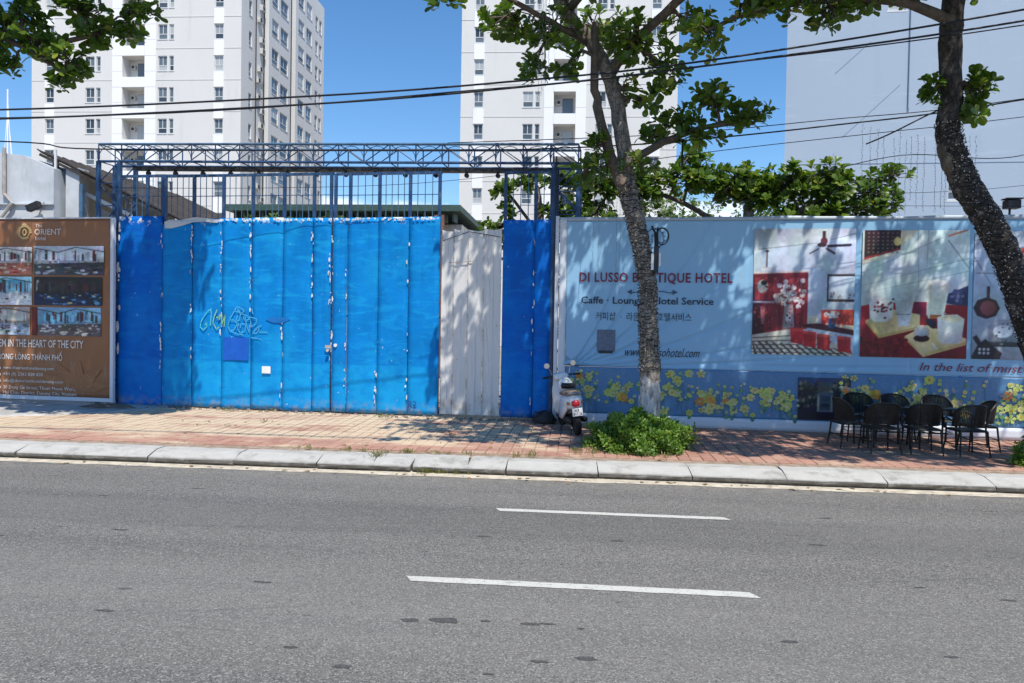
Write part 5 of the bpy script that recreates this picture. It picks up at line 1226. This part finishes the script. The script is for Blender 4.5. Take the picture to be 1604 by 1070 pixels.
# weeds in the kerb joints and along the gate
tufts = []
for (x0, x1, y0_, y1_, n_) in ((-4.3, -2.3, 10.52, 10.62, 18), (-2.35, -.4, 10.52, 10.65, 16), (-2.1, -1.45, 9.88, 10.02, 16), (-.2, .5, 11.0, 11.2, 7), (-8.3, -6.0, 14.15, 14.6, 12), (-4.5, -2.3, 13.8, 14.2, 9), (-6.5, -2, 11.6, 13.6, 8), (-2.82, -2.72, 10.0, 10.5, 5), (-.1, 1.2, 10.9, 11.05, 9)):
    for k in range(n_): tufts.append((random.uniform(x0, x1), random.uniform(y0_, y1_)))
pp, aa, ll_ = [], [], []
for x, y in tufts:
    n_ = random.randint(8, 24); h = random.uniform(.025, .10)
    for k in range(n_):
        pp.append((x+random.gauss(0, .03), y+random.gauss(0, .02), (.004 if y < 10.05 else PZ(max(y, 10.5)))-.005)); aa.append((random.gauss(0, .45), random.gauss(0, .45), 1)); ll_.append(h*random.uniform(.5, 1.2))
aa = unit(np.array(aa)); g_ = leaf_object('weeds', np.array(pp), aa, rng.normal(0, 1, (len(pp), 3)), np.array(ll_), .12, M['grass'], None, droop=.2)
tag(g_, 'scattered dry weeds and grass along the kerb and gate', 'weeds')

# rubble, dirt and fallen leaves
def rubble(name, label, spots, mt, seed=0, kind='stuff'):
    mb = MB(); q = random.Random(seed)
    for (x, y, r) in spots:
        z = PZ(y) if y > 10.4 else .004; n_ = 6; pts = []
        top = [mb.P((x+r*q.uniform(.4, .7)*math.cos(a), y+r*q.uniform(.4, .7)*math.sin(a), z+r*q.uniform(.4, .8))) for a in [k*math.pi/3 for k in range(6)]]
        bot = [mb.P((x+r*q.uniform(.8, 1.1)*math.cos(a), y+r*q.uniform(.8, 1.1)*math.sin(a), z-.01)) for a in [k*math.pi/3 for k in range(6)]]
        mb.face(top)
        for k in range(6): mb.face((bot[k], bot[(k+1) % 6], top[(k+1) % 6], top[k]))
    return tag(mb.build(name, mt), label, 'rubble', kind=kind)
sp = []
for k in range(260):
    s = random.uniform(-9, .2); p = FO+FD*s+FN*(.02+abs(random.gauss(0, .10))); sp.append((p.x, p.y, random.choice((.012, .02, .02, .03, .05))))
for k in range(60): sp.append((-9.2+random.gauss(0, .35), 14.2+random.gauss(0, .12), random.uniform(.015, .06)))
for k in range(70): sp.append((random.uniform(-2.9, -.6), 14.1+random.gauss(0, .07), random.uniform(.015, .045)))
rubble('rubble', 'dark crumbled stones and dirt along the foot of the gate', sp, mat('rubble', (.20, .17, .14), .95, .4, 12, .4, 60), 3)
sp = [(random.uniform(-8, 5.5), random.uniform(10.6, 13.6), random.uniform(.005, .014)) for _ in range(240)]
rubble('grit', 'scattered grit and crumbs on the brick pavement', sp, mat('grit', (.30, .24, .18), .95, .4, 12), 5)
n_ = 120
fx = rng.uniform(-7, 6, n_); fy = rng.choice([0, 1], n_); fyy = np.where(fy == 0, rng.uniform(10.6, 13.4, n_), rng.uniform(9.75, 9.95, n_)); fz = np.where(fyy > 10.3, .155+.012*(fyy-10.5)+.012, .012)
lf = leaf_object('fallen_leaves', np.stack([fx, fyy, fz], 1), np.stack([rng.normal(0, 1, n_), rng.normal(0, 1, n_), rng.normal(0, .12, n_)], 1), np.tile([0, 0, 1.], (n_, 1)), rng.uniform(.04, .10, n_), .6, mat('dry_leaf', (.23, .14, .06), .8, .35, 30), None)
tag(lf, 'small dry brown leaves lying on pavement and gutter', 'leaves')
mb = MB()   # earth heap at the billboard corner
ring = [mb.P((-9.35+.75*math.cos(a)*random.uniform(.85, 1.1), 14.25+.28*math.sin(a)*random.uniform(.85, 1.1), PZ(14.2)-.01)) for a in [k*math.pi/8 for k in range(16)]]
r2 = [mb.P((-9.3+.4*math.cos(a)*random.uniform(.8, 1.1), 14.3+.15*math.sin(a), PZ(14.2)+.07*random.uniform(.7, 1.2))) for a in [k*math.pi/8 for k in range(16)]]
for k in range(16): mb.face((ring[k], ring[(k+1) % 16], r2[(k+1) % 16], r2[k]))
mb.face(r2); tag(mb.build('earth_heap', M['soil'], None, True), 'low heap of earth at the foot of the brown billboard corner', 'earth')

# ---------------------------------------------------------------- string lights
def wrap_lights(name, label, path, rad, z0, z1, turns, nb, seed):
    t = thing(name, label, 'string lights', tuple(path[0]), 0, 'string lights wound round trunks'); ox = path[0]
    P = [Vector(p) for p in path]; q = random.Random(seed)
    def at_z(z):
        for k in range(len(P)-1):
            if P[k].z <= z <= P[k+1].z:
                f = (z-P[k].z)/(P[k+1].z-P[k].z); return P[k].lerp(P[k+1], f), rad[k]+(rad[k+1]-rad[k])*f
        return P[-1], rad[-1]
    wire = MB(*ox); pts = []; bl = MB(*ox); m = turns*14
    for k in range(m):
        z = z0+(z1-z0)*k/(m-1)+q.uniform(-.03, .03); c, r = at_z(z); a = k*2*math.pi/14
        pts.append(c+Vector((math.cos(a), math.sin(a), 0))*(r*1.06+.008))
    wire.tube(pts, .006, 3, caps=False); wire.build('wire', M['bulbwire'], t)
    for k in range(nb):
        z = q.uniform(z0, z1); c, r = at_z(z); a = q.uniform(math.pi*.95, math.pi*2.05) if k % 4 else q.uniform(0, 6.28)
        p = c+Vector((math.cos(a), math.sin(a), 0))*(r*1.06+.018); s_ = q.uniform(.005, .009); d = Vector((q.gauss(0, 1), q.gauss(0, 1), q.gauss(0, 1))).normalized()
        bl.tube([p-d*s_*1.4, p, p+d*s_*1.4], [s_*.5, s_, s_*.3], 5)
    tag(bl.build('bulbs', M['bulb'], t), kind='stuff')
T1 = [(1.03, 12.1, .62), (1.06, 12.1, 1.12), (1.0, 12.1, 2.1), (.98, 12.1, 2.7), (.86, 12.1, 3.3), (.68, 12.1, 4.0), (.60, 12.1, 4.5)]
wrap_lights('string_lights', 'fairy lights wound round the leaning trunk above the bush', T1, [.175, .16, .14, .138, .136, .142, .12], 1.3, 4.35, 62, 520, 1)
T2 = [(6.32, 11.3, 1.7), (6.12, 11.3, 2.35), (5.86, 11.3, 3.05), (5.57, 11.3, 3.6), (5.29, 11.3, 4.05), (5.10, 11.3, 4.5), (5.02, 11.3, 4.9)]
wrap_lights('string_lights', 'fairy lights wound round the dark crooked trunk at right', T2, [.20, .195, .19, .19, .185, .17, .15], 1.8, 4.95, 58, 620, 2)
def hang(name, label, x, y, z1, z0, n_, mt, group, seed):
    q = random.Random(seed); t = thing(name, label, 'string lights', (x, y, z1), 0, group)
    pts = [Vector((q.gauss(0, .006), q.gauss(0, .006), -(z1-z0)*k/12)) for k in range(13)]
    mb = MB(); mb.tube(pts, .0016, 3); mb.build('wire', M['bulbwire'], t)
    mb = MB()
    for k in range(n_):
        z = -(z1-z0)*(k+.5)/n_; mb.lathe([(.001, z-.010), (.0055, z), (.002, z+.010)], (q.gauss(0, .008), q.gauss(0, .008), 0), 'z', 5)
    tag(mb.build('bulbs', mt, t), kind='stuff')
ORD = ['leftmost', 'second from left', 'third from left', 'fourth from left', 'fifth from left', 'sixth from left', 'middle', 'sixth from right', 'fifth from right', 'fourth from right', 'third from right', 'second from right', 'rightmost']
for k in range(13):
    x = 3.95+k*.095+random.uniform(-.03, .03); hang('hanging_lights', ORD[k]+' of the thin light strings hanging left of the crooked trunk', x, 11.45+.05*math.sin(k), 4.93-.01*k+random.uniform(-.15, .05), 3.6+random.uniform(-.1, .5), 26, M['bulb'], 'light strings hanging beside the crooked tree', k)
O4 = ['leftmost', 'second from left', 'second from right', 'rightmost']
for k in range(4):
    hang('hanging_lights', O4[k]+' of four light strings hanging from the crown above the gantry', -.74+k*.05, 11.5, 6.9, 5.3+.12*k, 46, M['bulb'], 'light strings in the leaning tree', 50+k)
for k, (x, zb) in enumerate(((.12, 3.0), (.20, 2.75), (.47, 2.35), (.52, 2.5))):
    hang('hanging_lights', O4[k]+' of four light strings hanging before the banner lettering', x, 11.7, 5.0+.05*k, zb, 50, M['bulb'], 'light strings hanging before the banner', 70+k)
for k, x in enumerate((5.35, 5.42, 5.5)):
    hang('hanging_lights', ('left', 'middle', 'right')[k]+' of three short light strings right of the crooked trunk', x, 11.5, 4.8, 3.9, 14, M['bulb'], 'light strings right of the crooked tree', 80+k)
# electrical box and cable coil on the leaning trunk
t = thing('cable_box', 'black and white cable joint box strapped to the leaning trunk', 'cable box', (1.08, 11.98, 2.83))
mb = MB(); mb.cbox(-.02, .05, -.05, .03, .0, .42, .01); mb.build('box_body', M['blacksteel'], t)
mb = MB(); mb.cbox(-.062, -.022, -.045, .025, .04, .29, .006); mb.build('white_cover', M['white'], t); mb = MB(); mb.cbox(.052, .082, -.045, .025, .10, .30, .006); mb.build('white_cover', M['white'], t)
mb = MB(); mb.tube([(0, 0, .42), (-.01, 0, .62), (-.06, 0, .72)], .016, 6); mb.tube([(.03, 0, .42), (.03, 0, .7)], .014, 6); mb.build('conduit', M['cable'], t)
mb = MB(); mb.tube([(.10+.10*math.cos(a), -.02, .56+.13*math.sin(a)) for a in [k*math.pi/10 for k in range(21)]], .008, 5); mb.tube([(.10+.09*math.cos(a), .0, .57+.11*math.sin(a)) for a in [k*math.pi/10 for k in range(21)]], .006, 5); mb.build('cable_coil', M['cable'], t)

# ---------------------------------------------------------------- overhead cables
def cable(label, pts, r, group='overhead cables', name='overhead_cable', sub=8):
    P = [Vector(p) for p in pts]; out = []
    for a in range(len(P)-1):
        p0, p1, p2, p3 = P[max(a-1, 0)], P[a], P[a+1], P[min(a+2, len(P)-1)]
        for k in range(sub):
            t_ = k/sub; out.append(.5*((2*p1)+(p2-p0)*t_+(2*p0-5*p1+4*p2-p3)*t_*t_+(3*p1-p0-3*p2+p3)*t_**3))
    out.append(P[-1]); mb = MB(*out[0]); mb.tube(out, r, 6); o = mb.build(name, M['cable'], None, True, tuple(out[0]))
    return tag(o, label, 'cable', group)
cable('upper one of the two thick cables crossing the whole street view', [(-22, 9.5, 5.0), (-12, 9.5, 4.74), (-7.72, 9.5, 4.71), (-3.39, 9.5, 4.85), (-.94, 9.5, 5.0), (1.37, 9.5, 5.215), (5.03, 9.5, 5.76), (9, 9.5, 6.5), (20, 9.5, 8.8)], .0125)
cable('lower one of the two thick cables crossing the whole street view', [(-22, 9.5, 4.85), (-12, 9.5, 4.61), (-7.72, 9.5, 4.59), (-3.39, 9.5, 4.75), (-.94, 9.5, 4.92), (1.37, 9.5, 5.155), (5.03, 9.5, 5.63), (9, 9.5, 6.35), (20, 9.5, 8.6)], .0125)
cable('thin cable running close above the lower thick cable', [(-22, 9.56, 4.86), (-7.7, 9.56, 4.62), (-.94, 9.56, 4.95), (1.37, 9.56, 5.175), (5.03, 9.56, 5.60), (9, 9.56, 6.3), (20, 9.56, 8.5)], .008)
cable('cable passing the leaning tree toward the upper right edge', [(-18, 12.5, 5.2), (-10.15, 12.5, 5.02), (-8.39, 12.5, 4.88), (-2.3, 12.5, 4.84), (-.6, 12.5, 4.86), (1.23, 12.5, 4.95), (3.79, 12.5, 5.20), (6.66, 12.5, 5.58), (14, 12.5, 6.9)], .012)
cable('thin cable just above the tree level cable at right', [(-2.3, 12.6, 4.98), (1.2, 12.6, 5.10), (3.8, 12.6, 5.32), (6.7, 12.6, 5.62), (14, 12.6, 6.8)], .007)
cable('slim cable sagging below the tree level cable at right', [(.6, 12.4, 4.6), (2.4, 12.4, 4.83), (4.7, 12.4, 5.08), (6.7, 12.4, 5.3), (14, 12.4, 6.2)], .006)
cable('loose black cable end drooping left of the crooked trunk', [(4.24, 12.2, 4.84), (4.6, 12.2, 5.0), (5.1, 12.2, 5.26), (5.4, 12.2, 5.4)], .012)
cable('low slack cable behind the crooked trunk', [(3.5, 12.8, 4.45), (5.0, 12.8, 4.8), (6.5, 12.8, 4.75), (8, 12.8, 5.0), (14, 12.8, 5.6)], .007)
cable('faint wire stretched low before the blank building', [(4.0, 13.2, 4.25), (6, 13.2, 4.3), (8, 13.2, 4.5), (14, 13.2, 5.2)], .004)
cable('faint lowest wire just above the banner at right', [(4.6, 13.2, 4.06), (8, 13.2, 4.06), (14, 13.2, 4.1)], .004)
cable('thin wire sagging across the gate bars', [(-9.2, 14.1, 4.5), (-6, 14.2, 4.52), (-3, 14.1, 4.6), (-.3, 14.0, 4.9), (.6, 12.5, 4.95)], .005)
t = thing('camera_mount', 'small black camera box above the banner at the right edge', 'camera', (7.1, 13.6, 4.0))
mb = MB(); mb.cbox(-.10, .12, -.08, .10, .08, .22, .01); mb.build('camera_body', M['blacksteel'], t); mb = MB(); mb.bar((-.12, 0, .24), (.14, 0, .24), .2, .02); mb.build('hood', M['blacksteel'], t); mb = MB(); mb.tube([(0, .05, -.1), (0, .05, .1)], .02, 6); mb.build('stalk', M['blacksteel'], t)
t = thing('hanging_bracket', 'dark bracket hanging from the cable right of the leaning tree', 'bracket', (1.52, 12.5, 4.97))
mb = MB(); mb.bar((-.28, 0, 0), (.03, 0, .01), .03, .05); mb.build('arm', M['cable'], t); mb = MB(); mb.bar((0, 0, 0), (.0, 0, -.42), .03); mb.build('rod', M['cable'], t)
# ---------------------------------------------------------------- chairs and tables
M['rattan'] = mat('black_rattan', (.009, .009, .009), .45, .4, 60, .3, 200)
M['chairleg'] = mat('chair_leg', (.011, .010, .010), .5, .3, 20)
M['tabletop'] = mat('black_table_glass', (.02, .021, .022), .12, .1, spec=.6)
def make_chair():
    t = thing('chair', 'x', 'chair', group='black chairs set round the pavement tables')
    mb = MB(); mb.cbox(-.23, .23, -.22, .22, .42, .455, .02); mb.build('seat', M['rattan'], t)
    # curved woven backrest at -y, rounded top
    mb = MB(); n = 30
    def bp(k, f):
        a = math.pi*(1.07+.86*k/n); h = .50+.38*f*(1-.42*abs(2*k/n-1)**3)
        return Vector((.255*math.cos(a)*(1+.04*f), .03+.235*math.sin(a)-.05*f, h))
    for k in range(n+1):
        mb.tube([bp(k, 0), bp(k, .5), bp(k, 1)], .0095, 4)
    for q in range(1, 18):
        mb.tube([bp(k, q/18)+Vector((0, .004*(-1)**k, 0)) for k in range(n+1)], .0065, 4)
    mb.build('backrest', M['rattan'], t)
    mb = MB(); mb.tube([bp(0, 0)]+[bp(0, .6)]+[bp(k, 1.02) for k in range(n+1)]+[bp(n, .6), bp(n, 0)], .016, 6); mb.build('back_frame', M['chairleg'], t)
    for s in (-1, 1):
        mb = MB(); mb.tube([(s*.255, .0, .60), (s*.27, .12, .645), (s*.265, .2, .62), (s*.235, .215, .44)], .016, 6); mb.build('armrest', M['rattan'], t)
        for y, dy in ((-.2, -.05), (.2, .03)):
            mb = MB(); mb.tube([(s*.215, y, .44), (s*.225, y+dy*.4, .22), (s*.245, y+dy, .0)], [.016, .015, .012], 6); mb.build('leg', M['chairleg'], t)
    mb = MB(); mb.tube([(-.225, -.21, .22), (.225, -.21, .22)], .009, 5); mb.tube([(-.225, .2, .2), (.225, .2, .2)], .009, 5); mb.tube([(-.225, -.21, .2), (-.225, .2, .19)], .009, 5); mb.tube([(.225, -.21, .2), (.225, .2, .19)], .009, 5); mb.build('stretcher', M['chairleg'], t)
    return t
spots = [(4.47, 11.95, 4, 'black woven chair with its back to the street, left of the front three'), (5.08, 11.97, -3, 'black woven chair with its back to the street, middle of the front three'), (5.70, 11.93, 6, 'black woven chair with its back to the street, right of the front three'),
         (4.55, 13.08, 176, 'black woven chair facing the street near the banner, left of the back three'), (5.13, 13.05, 184, 'black woven chair facing the street near the banner, middle of the back three'), (5.78, 13.03, 178, 'black woven chair facing the street near the banner, right of the back three'),
         (4.17, 12.42, -82, 'black woven chair at the left end of the seating group'), (6.12, 12.45, 86, 'black woven chair at the right end of the seating group')]
proto = make_chair()
for i, (x, y, a, lb) in enumerate(spots):
    o = proto if i == 0 else copy_tree(proto)
    o.location = (x, y, PZ(y)+.004); o.rotation_euler = (0, 0, R(a)); o.scale = (.92, .92, .85); o['label'] = lb
def make_table():
    t = thing('table', 'x', 'table', group='small black tables between the chairs')
    mb = MB(); mb.cbox(-.30, .30, -.26, .26, .70, .725, .012); mb.build('table_top', M['tabletop'], t)
    for sx in (-1, 1):
        for sy in (-1, 1):
            mb = MB(); mb.tube([(sx*.25, sy*.21, .70), (sx*.27, sy*.23, .0)], [.018, .015], 6); mb.build('leg', M['chairleg'], t)
    mb = MB(); mb.box(-.25, .25, -.01, .01, .25, .27); mb.box(-.01, .01, -.21, .21, .272, .29); mb.build('stretcher', M['chairleg'], t); return t
tb = make_table(); tb.scale = (1, 1, .88); tb.location = (4.78, 12.52, PZ(12.5)+.004); tb['label'] = 'small black table between the chairs, nearer the bush'
t2 = copy_tree(tb); t2.location = (5.45, 12.5, PZ(12.5)+.004); t2['label'] = 'small black table between the chairs, nearer the crooked tree'

# ---------------------------------------------------------------- white motor scooter
M['scw'] = mat('white_scooter_plastic', (.74, .74, .73), .25, .05, 8, spec=.6)
M['scb'] = mat('black_scooter_plastic', (.018, .018, .018), .45, .3, 12)
M['tyre'] = mat('tyre_rubber', (.014, .014, .014), .85, .3, 30)
M['tail'] = mat('red_tail_lens', (.52, .012, .03), .15, .1, spec=.7)
M['seat'] = mat('tan_seat', (.24, .17, .115), .55, .2, 15)
M['chrome'] = mat('chrome', (.6, .6, .62), .15, .05, metal=1.)
M['amber'] = mat('amber_lens', (.55, .22, .03), .2, .1)
sc = thing('scooter', 'white motor scooter seen from behind, parked against the banner', 'scooter', (-.17, 13.15, PZ(13.1)), R(13))
sc.rotation_euler = (0, R(-8), R(13)); sc.scale = (.9, .9, .9)
def wheel(y, x=0):
    w_ = MB(); w_.lathe([(.155, -.05), (.19, -.055), (.225, -.04), (.238, 0), (.225, .04), (.19, .055), (.155, .05)], (x, y, .235), 'x', 22); o = w_.build('wheel', M['tyre'], sc, True)
    r_ = MB(); r_.lathe([(.16, -.035), (.15, -.025), (.05, -.02), (.05, .02), (.15, .025), (.16, .035)], (x, y, .235), 'x', 18); r_.build('rim', M['chrome'], o, True)
wheel(-.56); wheel(.82)
mb = MB(); mb.loft([(0, -.70, .63, .045, .05), (0, -.68, .625, .11, .10), (0, -.60, .615, .155, .125), (0, -.45, .61, .185, .145), (0, -.2, .58, .185, .165), (0, .05, .52, .165, .15), (0, .16, .46, .13, .11)], 20, 2.8); mb.build('body_shell', M['scw'], sc, True)
for s in (-1, 1):
    mb = MB(); mb.loft([(s*.14, -.52, .52, .02, .05), (s*.155, -.42, .50, .03, .09), (s*.165, -.15, .40, .035, .13), (s*.15, .15, .35, .03, .09)], 12); mb.build('side_panel', M['scw'], sc, True)
mb = MB(); mb.loft([(0, -.60, .755, .09, .03), (0, -.55, .765, .14, .045), (0, -.2, .765, .15, .045), (0, .1, .73, .13, .045), (0, .18, .70, .08, .03)], 16); mb.build('seat', M['seat'], sc, True)
mb = MB(); mb.loft([(0, .1, .27, .17, .035), (0, .5, .27, .17, .035)], 12, 5); mb.build('footboard', M['scb'], sc, True)
mb = MB(); mb.loft([(0, .46, .60, .19, .36), (0, .50, .60, .20, .37), (0, .56, .60, .17, .36), (0, .60, .62, .10, .32)], 20); mb.build('leg_shield', M['scw'], sc, True)
mb = MB(); mb.loft([(0, .62, .45, .07, .07), (0, .82, .50, .085, .06), (0, 1.0, .42, .06, .05)], 14); mb.build('front_mudguard', M['scw'], sc, True)
mb = MB(); mb.loft([(0, .34, 1.01, .10, .045), (0, .40, 1.02, .16, .065), (0, .50, 1.03, .14, .075), (0, .56, 1.03, .08, .06)], 16); mb.build('handlebar_cowl', M['scw'], sc, True)
mb = MB(); mb.tube([(-.36, .36, 1.03), (-.24, .40, 1.04), (-.1, .42, 1.03), (.1, .42, 1.03), (.24, .40, 1.04), (.36, .36, 1.03)], .014, 8); mb.build('handlebar', M['scb'], sc)
for s in (-1, 1):
    mb = MB(); mb.tube([(s*.25, .40, 1.04), (s*.37, .355, 1.03)], .02, 8); mb.build('grip', M['scb'], sc)
    mb = MB(); mb.tube([(s*.17, .40, 1.07), (s*.20, .39, 1.17), (s*.25, .38, 1.23)], .007, 6); mb.build('mirror_stalk', M['chrome'], sc)
    mb = MB(); mb.lathe([(.02, -.03), (.052, -.012), (.055, 0.0)], (s*.26, .375, 1.26), 'y', 14, 0); mb.lathe([(.05, -.034), (.05, -.031)], (s*.26, .375, 1.26), 'y', 14, 1); mb.build('mirror', [M['scw'], M['chrome']], sc)
    mb = MB(); mb.loft([(s*.115, -.69, .61, .015, .025), (s*.125, -.64, .61, .03, .035)], 10); mb.build('indicator', M['amber'], sc, True)
mb = MB(); mb.loft([(0, -.745, .60, .055, .045), (0, -.725, .60, .075, .06), (0, -.68, .605, .08, .065)], 14); mb.build('tail_light', M['tail'], sc, True)
mb = MB(); mb.loft([(0, -.64, .52, .07, .04), (0, -.72, .46, .075, .035), (0, -.78, .40, .06, .02)], 12); mb.build('rear_mudguard', M['scw'], sc, True)
mb = MB(); mb.cbox(-.095, .095, -.80, -.79, .385, .525, .003); mb.build('number_plate', M['white'], sc)
lettering('43', (-.06, .03, .465, .51), -.8035, M['scb'], sc); lettering('817.26', (-.08, .08, .40, .45), -.8035, M['scb'], sc)
mb = MB(); mb.loft([(.15, -.72, .30, .035, .035), (.16, -.6, .28, .05, .05), (.15, -.2, .25, .045, .045), (.13, .0, .22, .03, .03)], 12); mb.build('exhaust', M['scb'], sc, True)
mb = MB(); mb.loft([(-.07, -.5, .26, .06, .07), (-.07, -.1, .27, .08, .09), (-.05, .1, .26, .06, .06)], 12); mb.build('engine', M['scb'], sc, True)
mb = MB(); mb.tube([(-.10, .1, .24), (-.22, .02, .03)], .012, 6); mb.build('kickstand', M['scb'], sc)
mb = MB(); mb.tube([(-.10, -.5, .77), (-.12, -.68, .78), (0, -.74, .79), (.12, -.68, .78), (.10, -.5, .77)], .012, 6); mb.build('grab_rail', M['chrome'], sc)
hm = thing('helmet', 'white helmet with black visor resting on the scooter', 'helmet', (-.29, 13.25, PZ(13.4)+.725), R(-40))
mb = MB(); n = 10; mb.lathe([(.128*math.cos(a)+.001, .135*math.sin(a)+.045) for a in [k*math.pi/2/n for k in range(n+1)]], (0, 0, .0), 'z', 20); mb.lathe([(.118, -.02), (.13, .0), (.128, .045)], (0, 0, 0), 'z', 20); mb.build('shell', M['scw'], hm, True)
mb = MB(); mb.tube([(.134*math.cos(a), .134*math.sin(a), .045) for a in [R(-75)+k*R(150)/10 for k in range(11)]], .05, 8); mb.build('visor', M['scb'], hm, True)
# dark sack and scraps beside the post
t = thing('dark_sack', 'small dark sack slumped at the foot of the white post', 'sack', (-.68, 13.98, PZ(14)))
mb = MB(); random.seed(3)
rings = []
for h, r in ((0, .16), (.05, .19), (.12, .17), (.19, .11), (.22, .04)):
    rings.append([mb.P((r*1.2*math.cos(a)*random.uniform(.8, 1.15), r*.8*math.sin(a)*random.uniform(.8, 1.15), h+random.uniform(-.01, .02))) for a in [k*math.pi/7 for k in range(14)]])
for A, B in zip(rings, rings[1:]):
    for k in range(14): mb.face((A[k], A[(k+1) % 14], B[(k+1) % 14], B[k]))
mb.face(rings[-1]); mb.build('sack_body', mat('dark_sackcloth', (.03, .03, .034), .7, .4, 15, .5, 40), t, True)
mb = MB(); mb.tube([(-.05, -.05, .2), (-.16, -.1, .22), (-.22, -.12, .1)], .012, 6); mb.build('strap', M['cable'], t)
